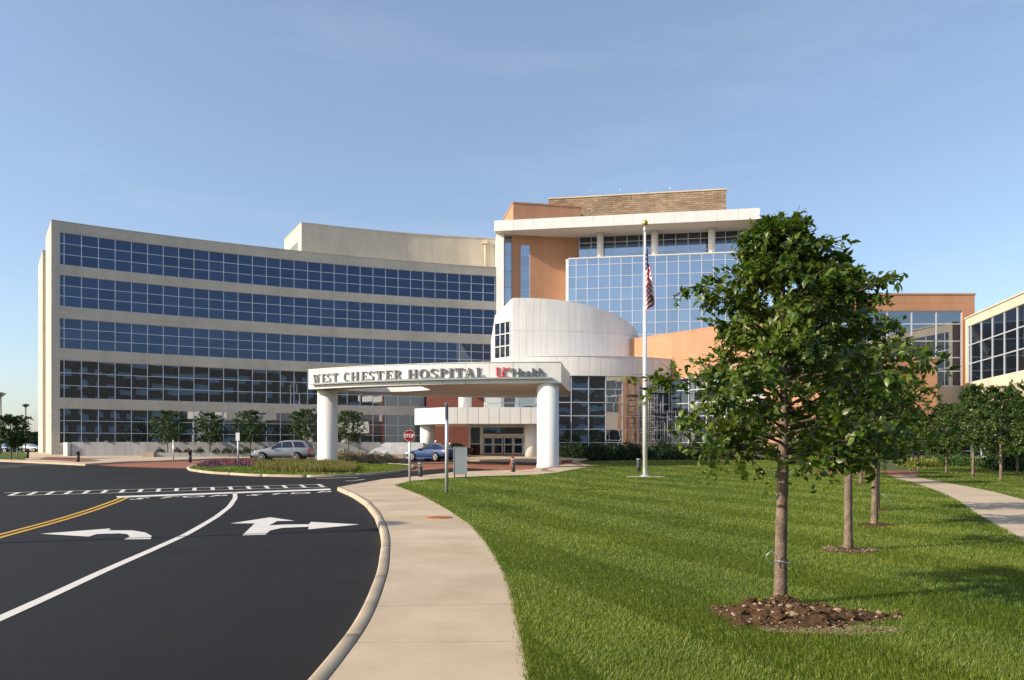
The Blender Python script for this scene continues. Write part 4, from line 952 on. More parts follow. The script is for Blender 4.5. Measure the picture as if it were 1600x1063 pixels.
def profile(h, kind):
    if kind == 'pear': return np.interp(h, [0, .10, .28, .5, .75, .92, 1], [.80, 1, .97, .72, .40, .22, .10])
    if kind == 'egg': return np.interp(h, [0, .12, .4, .7, .9, 1], [.5, .85, 1, .85, .5, .15])
    return np.interp(h, [0, .2, .5, .8, 1], [.6, .95, 1, .8, .3])
def make_tree(name, seed, H, clear, rad, kind, n_limb, n_twig, n_leaf, lsize, lmat, trunk_r, tv=LEAF_V, tt_=LEAF_T, lean=(0, 0), branches=True, limb_up=.75):
    """trunk mesh and crown mesh with limbs grown from the leader"""
    rg = np.random.default_rng(seed); root = empty(name)
    top = np.array([lean[0], lean[1], H * .96])
    def leader(z): u = z / H; return np.array([lean[0] * u * u + .03 * math.sin(u * 7 + seed) * H * .12, lean[1] * u * u + .03 * math.cos(u * 6 + seed) * H * .12, z])
    zs_ = np.linspace(0, H * .93, 34); mb = MB(); kn = 1 + .055 * np.sin(zs_ * 9 + seed) * np.sin(zs_ * 4.3) + rg.normal(0, .018, 34)
    mb.tube([tuple(leader(z)) for z in zs_], [trunk_r * kn[i] * (1.3 if i == 0 else 1.1 if i == 1 else 1) * max(.1, (1 - (z / H)) ** .62 if z > clear else 1 - .12 * z / clear) for i, z in enumerate(zs_)], 14)
    P = []; D = []; Nn = []; mb.m = 1
    for i in range(n_limb):
        h = ((i + rg.random()) / n_limb) ** 1.05; zb = clear + (H - clear) * h * .88
        az = i * 2.399 + rg.normal(0, .35); L = rad * float(profile(h, kind)) * rg.uniform(.60, 1.2)
        st = leader(zb); d = np.array([math.cos(az), math.sin(az), 0]); up = limb_up * (.30 + 1.0 * h) * rg.uniform(.7, 1.3)
        c1_ = st + d * L * .5 + np.array([0, 0, L * up * .42]); c2_ = st + d * L + np.array([0, 0, L * up * .75 - .12 * L])
        ks = np.linspace(0, 1, 6); pts = [(1 - k) ** 2 * st + 2 * k * (1 - k) * c1_ + k * k * c2_ for k in ks]
        if branches: mb.tube([tuple(p) for p in pts], [max(.005, trunk_r * .30 * (1 - .3 * h) * (1 - .82 * k)) for k in ks], 5, False)
        for j in range(n_twig):
            k = rg.uniform(.22, 1.0) ** .8; b = (1 - k) ** 2 * st + 2 * k * (1 - k) * c1_ + k * k * c2_
            td_ = d * rg.uniform(.1, 1) + rg.normal(0, .75, 3) * np.array([1, 1, .65]) + np.array([0, 0, .25]); td_ /= np.linalg.norm(td_)
            tl = rad * rg.uniform(.14, .34) * (1.1 - .45 * h); e = b + td_ * tl
            if branches: mb.tube([tuple(b), tuple(b + td_ * tl * .5 + np.array([0, 0, .02])), tuple(e)], [.005 * H / 4.5, .004 * H / 4.5, .002 * H / 4.5], 4, False)
            m = max(2, int(n_leaf * rg.uniform(.6, 1.4))); u = rg.uniform(.15, 1.08, m)[:, None]
            p = b + td_ * tl * u + rg.normal(0, .022 * H / 4.5, (m, 3)) - np.array([0, 0, 1]) * (u ** 2) * tl * .25
            side = rg.normal(0, 1, (m, 3)); g_ = td_ * .55 + side * .75 + np.array([0, 0, -.12])
            P.append(p); D.append(g_)
            out = p - np.array([st[0], st[1], clear + (H - clear) * .45]); out /= np.linalg.norm(out, axis=1)[:, None] + 1e-6
            Nn.append(out * .55 + np.array([0, 0, .75]) + rg.normal(0, .42, (m, 3)))
    P = np.vstack(P); D = np.vstack(D); Nn = np.vstack(Nn)
    sz = lsize * rg.uniform(.65, 1.3, len(P))
    V, F = leaves(P, D, Nn, sz, tv, tt_)
    mb.build('trunk', [M['bark'], M['twig']], root); link('crown', np_mesh('crown', V, F, lmat), root)
    return root
def shrub_mesh(name, rx, ry, rz_, n, ls, mat, seed=0, flat=False):
    rg = np.random.default_rng(seed); d = rg.normal(0, 1, (n, 3)); d /= np.linalg.norm(d, axis=1)[:, None]; d[:, 2] = np.abs(d[:, 2])
    lump = 1 + .16 * np.sin(d[:, 0] * 5 + seed) * np.cos(d[:, 1] * 4 + seed * 2) + .08 * np.sin(d[:, 2] * 9 + d[:, 0] * 7)
    r = rg.uniform(.25, 1, n) ** .35 * lump
    P = d * r[:, None] * np.array([rx, ry, rz_]); D = d + rg.normal(0, .6, (n, 3)); N_ = d + rg.normal(0, .5, (n, 3)) + np.array([0, 0, .4])
    V, F = leaves(P, D, N_, ls * rg.uniform(.6, 1.3, n), QUAD_V, QUAD_T); return np_mesh(name, V, F, mat)
def put(root, x, y, dz=0, rz=0, sc=1): root.location = (x, y, zg(y) + dz); root.rotation_euler = (0, 0, rz); root.scale = (sc, sc, sc); return root
def lab(o, label, cat, group=None):
    tag(o, label, cat); 
    if group: o['group'] = group
    return o

# the row on the lawn
t1 = make_tree('pear_tree', 11, 4.30, 1.50, 1.32, 'pear', 72, 12, 17, .080, M['leaf'], .065, lean=(.02, 0))
x, y = gp(1222, 945, DZ); put(t1, x, y, DZ - .02); lab(t1, 'glossy green pear tree with dug-up soil mound at its foot', 'tree', 'young trees in a row on the lawn')
t2 = make_tree('pear_tree', 23, 4.95, 1.70, .95, 'pear', 54, 10, 15, .086, M['leaf'], .067)
x, y = gp(1327, 860, DZ); put(t2, x, y, DZ - .02); lab(t2, 'young pear tree with a small mulch ring and wire tie, second in the lawn row', 'tree', 'young trees in a row on the lawn')
t3 = make_tree('pear_tree', 37, 3.55, 1.50, 1.05, 'egg', 44, 9, 16, .10, M['leaf'], .072, lean=(-.1, 0))
x, y = gp(1367, 821, DZ); put(t3, x, y, DZ - .02); lab(t3, 'leaning young pear tree in a sunken ring, third in the lawn row', 'tree', 'young trees in a row on the lawn')
for i, (px, py, sc) in enumerate(((1371, 797, 1.0), (1345, 756.5, 1.06), (1332, 748, 1.0), (1315, 742, 1.0))):
    tr = copy_tree(t3); x, y = gp(px, py, DZ); put(tr, x, y, DZ - .02, 1.3 + i * 1.9, sc)
    lab(tr, ('fourth young pear tree of the lawn row, with a guy wire', 'fifth young pear tree of the lawn row, counted from the soil mound', 'sixth young pear tree of the lawn row, counted from the soil mound', 'last young pear tree of the lawn row, closest to the brick path')[i], 'tree', 'young trees in a row on the lawn')
# round headed trees beyond the garden path
t4b = make_tree('round_tree', 57, 5.0, 1.45, 1.55, 'pear', 58, 10, 24, .10, M['leaf2'], .07, QUAD_V, QUAD_T)
t4 = make_tree('round_tree', 51, 4.7, 1.35, 1.75, 'egg', 60, 11, 26, .105, M['leaf2'], .075, QUAD_V, QUAD_T)
for i, (px, py, sc) in enumerate(((1563.5, 751, 1.0), (1521, 744, 1.0), (1479, 738.5, .97), (1434, 736, .92), (1640, 757, 1.0), (1590, 742, .95))):
    tr = (t4 if i == 0 else t4b if i == 1 else copy_tree((t4, t4b)[i % 2])); x, y = gp(px, py, DZ); put(tr, x, y, DZ - .02, i * 1.7, sc * (1, 1.04, .9, .86, 1.08, .95)[i])
    lab(tr, ('fourth dense round headed tree beside the garden path, counted from the brick path', 'third dense round headed tree beside the garden path, counted from the brick path', 'second dense round headed tree beside the garden path, counted from the brick path', 'dense round headed tree standing nearest the yellow shrubs at the brick path', 'fifth dense round headed tree beside the garden path, counted from the brick path', 'dense round headed tree set back against the broad bushes of the cream wing')[i], 'tree', 'trees before the cream wing')
# planter trees in front of the curved wing
t5 = make_tree('planter_tree', 71, 4.6, 1.35, 1.85, 'egg', 40, 10, 16, .15, M['leaf_far'], .06, QUAD_V, QUAD_T)
for i, (px, yy, sc) in enumerate(((262, 71.8, 1.0), (328, 72.2, .96), (391, 72.6, 1.0), (476, 73.2, 1.04), (545, 73.0, 1.0))):
    tr = t5 if i == 0 else copy_tree(t5); put(tr, PX(px, yy), yy, .35, i * 1.3, sc * .92)
    lab(tr, ('small planter tree beside the pale end block of the low wall', 'second small planter tree counted from the pale end block', 'third small planter tree, rising behind the white topped island sign post', 'small planter tree behind the rear of the silver car', 'small tree in front of the wing right of the left canopy column')[i], 'tree', 'trees along the planter wall')
for i, px in enumerate((250, 277, 294, 312, 338, 354, 371, 386, 401, 416)):
    if i == 0: ball = shrub_mesh('clipped_shrub', .42, .42, .5, 700, .09, M['hedge'], 5)
    o = link('clipped_shrub', ball, None, (PX(px, 71.4), 71.4, 1.25), i * .8); o.scale = (1 + .15 * math.sin(i * 3),) * 3
    tag(o, 'small dark clipped shrub on top of the planter wall', 'shrub', 'clipped shrubs on the planter wall')
for i, px in enumerate((506, 520, 534)):
    o = link('clipped_shrub', ball, None, (PX(px, 70.5), 70.5, zg(70.5) + .1), i); o.scale = (1.3, 1.3, 1.1); tag(o, 'dark clipped shrub on the ground right of the left canopy column', 'shrub', 'shrubs behind the island')
# hedge shrubs along the atrium glass
hm = [shrub_mesh('hedge_shrub', 1.6, 1.1, 1.15, 2600, .16, M['hedge'], 9 + k) for k in range(3)]
for i in range(21):
    px = 880 + i * 17.5; yy = 68.5 + 2.2 * math.sin(i * 1.7); yy -= max(0, i - 13) * .7
    o = link('hedge_shrub', hm[i % 3], None, (PX(px, yy), yy, zg(yy) - .05), i * 2.1); o.scale = (1, 1, 1 + .28 * math.sin(i * 2.3)); tag(o, 'dark evergreen shrub in the bed along the atrium glass', 'shrub', 'shrubs along the atrium')
sm = [shrub_mesh('garden_shrub', 1.1, .9, .85, 1600, .12, M['shrub'], 31 + k) for k in range(2)]; ym = shrub_mesh('yellow_shrub', .8, .6, .65, 900, .12, M['yellowleaf'], 41)
for i, (px, yy) in enumerate(((1265, 53), (1290, 54), (1318, 55), (1350, 56), (1480, 53), (1505, 52), (1530, 51.5), (1555, 50), (1460, 54))):
    o = link('garden_shrub', sm[i % 2], None, (PX(px, yy), yy, zg(yy)), i * 1.3); tag(o, 'leafy green shrub in the flower bed by the brick path', 'shrub', 'shrubs by the brick path')
for i, (px, yy) in enumerate(((1422, 52.5), (1438, 52), (1457, 51), (1285, 51.5), (1432, 50.5))):
    o = link('yellow_shrub', ym, None, (PX(px, yy), yy, zg(yy)), i * 1.9); tag(o, 'yellow flowering low shrub where the garden path meets the brick', 'shrub', 'yellow shrubs')
for i, (px, yy) in enumerate(((1592, 47), (1622, 45.5), (1575, 48.5))):
    o = link('rounded_bush', hm[i], None, (PX(px, yy), yy, zg(yy)), i); o.scale = (1.0, 1.0, 1.15); tag(o, 'broad dark rounded bush against the cream wing wall', 'bush', 'bushes by the cream wing')

# ------------------------------------------------------------------ grass
def in_poly(x, y, poly):
    P = np.array(poly); n = len(P); r = np.zeros(len(x), bool); j = n - 1
    for i in range(n):
        xi, yi, xj, yj = P[i, 0], P[i, 1], P[j, 0], P[j, 1]
        c = ((yi > y) != (yj > y)); r ^= c & (x < (xj - xi) * (y - yi) / (yj - yi + 1e-12) + xi); j = i
    return r
def blades(X, Y, Z, h, w, lx, ly, seed):
    rg = np.random.default_rng(seed); n = len(X); a = rg.uniform(0, 2 * np.pi, n); dx, dy = np.cos(a) * w / 2, np.sin(a) * w / 2
    v = np.empty((n, 5, 3), np.float32)
    v[:, 0] = np.c_[X - dx, Y - dy, Z]; v[:, 1] = np.c_[X + dx, Y + dy, Z]
    mx_, my_, mz = X + lx * h * .38, Y + ly * h * .38, Z + h * .62
    v[:, 2] = np.c_[mx_ - dx * .75, my_ - dy * .75, mz]; v[:, 3] = np.c_[mx_ + dx * .75, my_ + dy * .75, mz]
    v[:, 4] = np.c_[X + lx * h, Y + ly * h, Z + h * (.98 - .3 * np.minimum(1, np.hypot(lx, ly)))]
    F = np.array([(0, 1, 3), (0, 3, 2), (2, 3, 4)])[None] + (np.arange(n) * 5)[:, None, None]
    return v.reshape(-1, 3), F.reshape(-1, 3)
MOUND = gp(1246, 966, DZ)
rings = [(gp(1222, 945, DZ), .0)] + [(gp(*p, DZ), r_) for p, r_ in (((1327, 860), .42), ((1367, 821), .35), ((1371, 797), .3), ((1345, 756.5), .3))]
def mound_r(X, Y):
    """how far outside the irregular soil patch a point lies (>1 outside)"""
    dx, dy = (X - MOUND[0]) / .80, (Y - MOUND[1]) / .47; a = np.arctan2(dy, dx)
    return np.hypot(dx, dy) / (1 + .14 * np.sin(3 * a + 1) + .09 * np.sin(5 * a + 2) + .05 * np.sin(9 * a))
def grass_field(poly, y0, y1, xlo, xhi, K, dmax, hbase, seed, name):
    rg = np.random.default_rng(seed); XS, YS = [], []; e = y0
    while e < y1:
        f = min(e * 1.12, y1); m_ = .5 * (e + f); x0, x1 = max(xlo, -.75 * f), min(xhi, .75 * f + 1.0)
        n = int(min(dmax, K / m_ ** 2) * (f - e) * (x1 - x0)); XS.append(rg.uniform(x0, x1, n)); YS.append(rg.uniform(e, f, n)); e = f
    X, Y = np.concatenate(XS), np.concatenate(YS)
    k = in_poly(X, Y, poly) & (mound_r(X, Y) > rg.uniform(.86, 1.12, len(X)))
    for (cx, cy), r_ in rings:
        if r_: k &= np.hypot(X - cx, (Y - cy)) > r_ * rg.uniform(.8, 1.15, len(X))
    X, Y = X[k], Y[k]; n = len(X)
    s_ = (X * .93 + Y * .36); st = np.sign(np.sin(s_ * 2 * np.pi / 2.6))       # mower stripes lean the blades one way or the other
    patch = .5 + .5 * np.sin(X * 1.1 + 2 * np.sin(Y * .7)) * np.cos(Y * .9 + X * .4)
    h = hbase * rg.uniform(.55, 1.25, n) * (.85 + .35 * patch); h *= np.where(rg.random(n) < .03, 1.5, 1)
    w = .0048 * np.maximum(1, Y / 8.5) * rg.uniform(.7, 1.3, n)
    lx = st * .34 * .93 + rg.normal(0, .34, n); ly = st * .34 * .36 + rg.normal(0, .34, n)
    V, F = blades(X, Y, zg_np(Y) + DZ - .014, h, w, lx, ly, seed + 1)
    o = link(name, np_mesh(name, V, F, M['blade'])); return tag(o, 'short mown green grass of the lawn' if 'side' not in name else 'short mown grass beyond the garden path', 'grass', kind='stuff')
grass_field(lawn_poly, 3.2, 62, -8, 30, 2.9e5, 6000, .048, 5, 'lawn_grass')
grass_field(lawnR_poly, 12, 60, 8, 34, 1.3e5, 1600, .05, 6, 'side_lawn_grass')

# fringe hanging over the pavement edges
rg = np.random.default_rng(8); E_ = np.vstack([resample([tuple(p) for p in edgeC if p[1] > 2.5], 4000), resample(path_L, 3000)]); n_ = 16000
q = E_[rg.integers(0, len(E_), n_)] + rg.normal(0, .022, (n_, 2)); q = q[rg.random(n_) < np.clip(9 / np.maximum(q[:, 1], 3), .2, 1)]; n_ = len(q)
V, F = blades(q[:, 0], q[:, 1], zg_np(q[:, 1]) + DZ - .01, .05 * rg.uniform(.4, 1.5, n_), .005 * np.maximum(1, q[:, 1] / 9), rg.normal(-.25, .5, n_), rg.normal(0, .45, n_), 12)
tag(link('edge_grass', np_mesh('edge_grass', V, F, M['blade'])), 'ragged grass along the pavement edges', 'grass', kind='stuff')

# island planting
rg = np.random.default_rng(77)
def patch_points(pxpoly, n):
    poly = [gp(*p, .12) for p in pxpoly]; A = np.array(poly); out = np.empty((0, 2))
    while len(out) < n:
        q = rg.uniform(A.min(0), A.max(0), (n * 3, 2)); out = np.vstack([out, q[in_poly(q[:, 0], q[:, 1], poly)]])
    return out[:n]
def tuft_field(name, pxpoly, n, h, w, mat, label, lean=.35, hv=.4):
    q = patch_points(pxpoly, n); X, Y = q[:, 0], q[:, 1]; hh = h * rg.uniform(1 - hv, 1 + hv, n) * (1 + .25 * np.sin(X * 2.1) * np.cos(Y * 1.7))
    V, F = blades(X, Y, zg_np(Y) + .10, hh, w * rg.uniform(.7, 1.4, n), rg.normal(0, lean, n), rg.normal(0, lean, n), 3)
    return tag(link(name, np_mesh(name, V, F, mat)), label, 'grass', kind='stuff')
tuft_field('island_grass', [(298, 730), (330, 736), (400, 740.3), (520, 741), (610, 735.5), (640, 730), (560, 724), (330, 724)], 26000, .09, .03, M['blade'], 'short grass on the planted island')
tuft_field('ornamental_grass', [(395, 733), (430, 738), (500, 739.5), (552, 738.5), (560, 731), (520, 727), (440, 726), (400, 728)], 17000, .42, .03, M['ograss'], 'tall tan ornamental grass on the island')
def bed(name, pxpoly, n, h, ls, mat, label, cat='flowers'):
    q = patch_points(pxpoly, n); Z_ = zg_np(q[:, 1]) + .12 + h * rg.random(n) * (1 + .3 * np.sin(q[:, 0] * 3)); P = np.c_[q, Z_]
    V, F = leaves(P, rg.normal(0, 1, (n, 3)) + [0, 0, .8], rg.normal(0, 1, (n, 3)) + [0, -.5, 1], ls * rg.uniform(.6, 1.3, n), QUAD_V, QUAD_T)
    return tag(link(name, np_mesh(name, V, F, mat)), label, cat, kind='stuff')
bed('purple_flowers', [(304, 730), (330, 732.5), (345, 730), (398, 730), (398, 724), (320, 724.5)], 2600, .22, .10, M['purpleflower'], 'bed of dark purple flowers on the island')
bed('red_flowers', [(318, 727.5), (350, 729.0), (398, 728.6), (396, 725), (330, 725)], 650, .32, .10, M['redflower'], 'drift of red flowers on the island')
pk = [shrub_mesh('pink_shrub', .85, .6, 1.0, 1500, .11, M['pink'], 61 + k) for k in range(2)]
for i, px in enumerate((512, 524, 537, 549, 561, 573, 585, 596, 606)):
    yy = 57.5 + .8 * math.sin(i * 2); o = link('pink_shrub', pk[i % 2], None, (PX(px, yy), yy, zg(yy) + .08), i * 1.7); o.scale = (1, 1, 1 - .04 * i); tag(o, 'low shrub with pinkish dry flower heads beside the left canopy column', 'shrub', 'pink shrubs on the island')
bed('red_bedding', [(876, 724), (893, 723.6), (894, 722), (878, 722)], 260, .12, .1, M['redflower'], 'small patch of red bedding beside the right canopy column')

# ------------------------------------------------------------------ soil at the tree foot
gx = np.linspace(-1.35, 1.45, 110); gy = np.linspace(-.85, .95, 76); GX, GY = np.meshgrid(gx + MOUND[0], gy + MOUND[1], indexing='ij')
def fbm(X, Y, f, seed):
    r = np.random.default_rng(seed); z = np.zeros_like(X)
    for o_ in range(7):
        for _ in range(4): a = r.uniform(0, 2 * np.pi); k = f * 1.8 ** o_; z += np.sin((X * np.cos(a) + Y * np.sin(a)) * k + r.uniform(0, 6.3)) * .6 ** o_ / 4
    return z
rm = mound_r(GX, GY); base = np.clip(1.08 - rm, 0, 1) ** .7
tx, ty = gp(1222, 945, DZ)
hm_ = base * .10 + .15 * np.exp(-(((GX - tx + .08) / .34) ** 2 + ((GY - ty + .12) / .25) ** 2)) + .10 * np.exp(-(((GX - tx - .45) / .20) ** 2 + ((GY - ty - .02) / .2) ** 2))
hm_ -= .11 * np.exp(-(((GX - tx - .74) / .15) ** 2 + ((GY - ty + .12) / .16) ** 2))
hm_ += np.clip(base, 0, .6) * (.075 * fbm(GX, GY, 11, 1) + .045 * np.abs(fbm(GX, GY, 26, 2)))
hm_ = np.where(rm > 1.12, -.03, hm_ - .015)
V = np.c_[GX.ravel(), GY.ravel(), (hm_ + DZ).ravel()]; nx, ny = GX.shape; I = np.arange(nx * ny).reshape(nx, ny)
F = np.vstack([np.c_[I[:-1, :-1].ravel(), I[1:, :-1].ravel(), I[1:, 1:].ravel()], np.c_[I[:-1, :-1].ravel(), I[1:, 1:].ravel(), I[:-1, 1:].ravel()]])
mo = link('soil_mound', np_mesh('soil_mound', V, F, M['soil'], True)); tag(mo, 'heap of loose brown soil and stones around the tree foot', 'soil')
def rock(seed, n=2):
    bm = bmesh.new(); bmesh.ops.create_icosphere(bm, subdivisions=n - 1, radius=1); r = random.Random(seed)
    for v in bm.verts: v.co *= r.uniform(.7, 1.2); v.co.z *= .62
    me = bpy.data.meshes.new('stone'); bm.to_mesh(me); bm.free(); return me
rk = [rock(k) for k in range(5)]
for m_ in rk: m_.materials.append(M['stone'])
clod = [rock(20 + k, 3) for k in range(4)]
for m_ in clod: m_.materials.append(M['soil'])
r = random.Random(9); cnt = 0
while cnt < 295:
    i, j = r.randrange(nx), r.randrange(ny)
    if rm[i, j] > 1.05 or hm_[i, j] < -.02: continue
    cnt += 1; big = r.random() < .12
    st = cnt % 5 < 2; s_ = r.uniform(.028, .05) if big else r.uniform(.008, .022)
    if not st: s_ *= 1.25
    o = link('stone' if st else 'clod', (rk if st else clod)[r.randrange(4)], mo, (GX[i, j], GY[i, j], hm_[i, j] + DZ + s_ * .25)); o.rotation_euler = (r.uniform(-.5, .5), r.uniform(-.5, .5), r.uniform(0, 6)); o.scale = (s_ * r.uniform(.8, 1.5), s_, s_)
# gravelly spill on the front edge and mulch rings: many tiny chips
def chips(name, cx, cy, rx, ry, n, s0, s1, mat, label, seed, z=DZ):
    rg_ = np.random.default_rng(seed); a = rg_.uniform(0, 6.283, n); q = np.sqrt(rg_.random(n)); X = cx + rx * q * np.cos(a); Y = cy + ry * q * np.sin(a)
    tv = np.array([(-.5, -.4, 0), (.5, -.35, .05), (.4, .45, 0), (-.4, .4, .1), (0, 0, .45)], np.float32); tf = np.array([(0, 1, 4), (1, 2, 4), (2, 3, 4), (3, 0, 4)])
    th = rg_.uniform(0, 6.28, n); s_ = rg_.uniform(s0, s1, n); c_, sn = np.cos(th), np.sin(th)
    vx = tv[None, :, 0] * c_[:, None] - tv[None, :, 1] * sn[:, None] * .7; vy = tv[None, :, 0] * sn[:, None] + tv[None, :, 1] * c_[:, None] * .7
    V = np.stack([X[:, None] + vx * s_[:, None], Y[:, None] + vy * s_[:, None], (zg_np(Y) + z)[:, None] + tv[None, :, 2] * s_[:, None] + rg_.uniform(0, .02, n)[:, None]], -1).reshape(-1, 3)
    F = (tf[None] + (np.arange(n) * 5)[:, None, None]).reshape(-1, 3); return tag(link(name, np_mesh(name, V, F, mat)), label, 'gravel', kind='stuff')
x, y = gp(1300, 986, DZ); chips('gravel', x, y, .66, .17, 1300, .007, .024, M['stone'], 'gravel spilled along the front of the soil heap', 4)
for i, ((cx, cy), r_) in enumerate(rings[1:]):
    d = link('mulch_ring', np_mesh('mulch_ring', *(lambda n: (np.r_[[[0, 0, .06]], np.c_[r_ * 1.1 * np.cos(np.linspace(0, 6.283, n, False)) , r_ * 1.1 * np.sin(np.linspace(0, 6.283, n, False)), np.zeros(n)]], np.array([(0, 1 + k, 1 + (k + 1) % n) for k in range(n)])))(24), M['soil']), None, (cx, cy, zg(cy) + DZ - .005))
    tag(d, ('brown mulch ring round the second tree of the lawn row' if i == 0 else 'sunken brown mulch ring round the leaning third tree' if i == 1 else 'small brown mulch ring round a tree in the far half of the lawn row'), 'mulch', 'mulch rings')
    chips('mulch_chips', cx, cy, r_ * 1.05, r_ * .8, 260, .012, .04, M['soil'] if i else M['stone'], 'loose mulch chips round a lawn tree', 50 + i, DZ + .01)
# wire tie on the first trunk
mb = MB(); x, y = gp(1222, 945, DZ); zt_ = DZ + .46
pts = [(x + .078 * math.cos(a), y + .078 * math.sin(a), zt_ + .01 * math.sin(2 * a)) for a in np.linspace(-2.6, 3.2, 20)]
mb.tube(pts, .004, 5); lp = [(x - .06, y - .06, zt_), (x - .14, y - .09, zt_ - .015), (x - .19, y - .10, zt_ + .03), (x - .20, y - .10, zt_ + .08), (x - .15, y - .1, zt_ + .12), (x - .10, y - .08, zt_ + .09), (x - .07, y - .06, zt_ + .03)]
mb.tube(lp, .004, 5); tag(mb.build('tie_wire', M['wire']), 'loop of pale tie wire round the trunk above the soil heap', 'wire')
x, y = gp(1371, 797, DZ); x2, y2 = gp(1402, 797, DZ); mb = MB(); mb.tube([(x, y, zg(y) + DZ + .55), (x2, y2 - .1, zg(y2) + DZ + .02)], .006, 4); tag(mb.build('guy_wire', M['wire']), 'thin pale guy wire slanting from a lawn tree to the grass', 'wire')

# ------------------------------------------------------------------ sidewalk cover
x, y = gp(685, 809, DZ); mh = empty('manhole_cover', (x, y, DZ + .004), 0, 'rusty round manhole cover set in the sidewalk', 'manhole cover')
mb = MB(); mb.lathe((0, 0, 0), [(.34, -.03), (.34, .003), (.30, .004)], 36); mb.build('rim', M['rust'], mh)
mb = MB(); mb.lathe((0, 0, 0), [(.285, -.02), (.285, .005), (.26, .008)], 36)
for k in range(7): mb.box((0, -.21 + k * .07, .0115), (2 * math.sqrt(max(.01, .25 ** 2 - (-.21 + k * .07) ** 2)), .025, .006))
mb.build('lid', M['rust'], mh)

# ------------------------------------------------------------------ signs, posts, bollards
x, y = gp(640, 752, DZ); st = empty('stop_sign', (x, y, zg(y) + DZ), 0, 'red octagonal stop sign on a thin steel post at the lawn tip', 'sign')
mb = MB(); mb.tube([(0, 0, -.1), (0, 0, 2.35)], .05, 10); mb.build('post', M['galv'], st)
R8 = .285; zc_ = 2.15
oct_ = lambda r: [(r * math.cos(R(22.5 + 45 * k)), r * math.sin(R(22.5 + 45 * k))) for k in range(8)]
mb = MB(); xs = MB(); xs.prism([oct_(R8)], 0, .02); mb.add([(v[0], -.06 - v[2], v[1] + zc_) for v in xs.v], xs.f); plate = mb.build('plate_rim', M['signwhite'], st)
mb = MB(); xs = MB(); xs.prism([oct_(R8 - .014)], 0, .006); mb.add([(v[0], -.081 - v[2], v[1] + zc_) for v in xs.v], xs.f); mb.build('plate', M['red'], st)
me = text_mesh('STOP', .225, .003, M['signwhite'], .004, .88)
for v in me.vertices: a, b, c = v.co; v.co = (a, -.092 - c, b + zc_ - .078)
me.flip_normals(); link('lettering', me, st)
for o in (plate,):
    pass
x, y = gp(698, 770, DZ); sp = empty('sign_post', (x, y, zg(y) + DZ), 0, 'tall grey post on the lawn with its sign seen edge-on', 'sign')
mb = MB(); mb.tube([(0, 0, -.1), (0, 0, 3.25)], .062, 12); mb.build('post', M['galv'], sp)
mb = MB(); mb.box((0, -.08, 2.93), (.03, .62, .66)); mb.box((0, -.06, 2.93), (.11, .06, .5)); mb.build('sign_plate', M['aludark'], sp)
x, y = gp(719, 746, DZ); bs = empty('panel_sign', (x, y, zg(y) + DZ), .05, 'grey upright panel sign on short legs behind the lawn', 'sign')
mb = MB(); mb.box((0, 0, .86), (.66, .07, 1.42)); pn = mb.build('panel', M['panelgrey'], bs)
mb = MB()
for sx in (-1, 1): mb.box((sx * .345, 0, .86), (.035, .10, 1.46))
mb.box((0, 0, 1.585), (.72, .10, .035)); mb.build('frame', M['galv'], bs)
for sx in (-1, 1):
    mb = MB(); mb.box((sx * .3, 0, .08), (.05, .34, .16)); mb.build('leg', M['black'], bs)
for px, py, h, lbl in ((372, 728.5, 2.3, 'white topped sign post on the island beside the silver car'), (27, 717, 2.3, 'white topped sign post on the far verge beside the tree'), (271, 722, 1.75, 'bare pale post on the drive near the planter wall')):
    x, y = gp(px, py, .1); y0 = zg(y); o = empty('post_sign', (x, y, y0 + .05), 0, lbl, 'sign')
    mb = MB(); mb.tube([(0, 0, -.1), (0, 0, h)], .055, 8); mb.build('post', M['galv'], o)
    if h > 2: mb = MB(); mb.box((0, -.07, h - .25), (.26, .03, .55)); mb.build('plate', M['signwhite'], o)
def bollard(px, py, h, lbl, white=True, dz=DZ):
    x, y = gp(px, py, dz); o = empty('bollard', (x, y, zg(y) + dz), 0, lbl, 'bollard', 'bollards'); mb = MB(); mb.lathe((0, 0, 0), [(.12, -.05), (.12, h * .68)], 16); mb.build('post', M['bolldark'], o)
    mb = MB(); mb.lathe((0, 0, 0), [(.115, h * .68), (.115, h * .9), (.125, h * .9), (.125, h)], 16); mb.build('head', M['panelgrey'] if white else M['black'], o)
bollard(657, 745, .75, 'dark bollard with pale head beside the stop sign')
bollard(802, 737.5, .78, 'dark bollard with pale head in front of the orange cone')
bollard(998, 736.5, .75, 'dark bollard with pale head on the lawn left of the flagpole')
bollard(122, 722, .8, 'dark bollard in front of the retaining wall end', False)
bollard(43, 716, .8, 'dark bollard on the verge below the far sign post', False)
bollard(297, 722, .8, 'dark bollard in front of the low planter wall', False)
x, y = gp(801, 727, .02); cn_ = empty('traffic_cone', (x, y, zg(y)), 0, 'orange traffic cone standing in the drive before the doors', 'traffic cone')
mb = MB(); mb.lathe((0, 0, 0), [(.2, .05), (.045, .8)], 16); mb.build('cone', M['orange'], cn_); mb = MB(); mb.box((0, 0, .025), (.5, .5, .05)); mb.build('base', M['orange'], cn_)
mb = MB(); mb.lathe((0, 0, 0), [(.148, .32), (.115, .46)], 16); mb.build('collar', M['signwhite'], cn_)

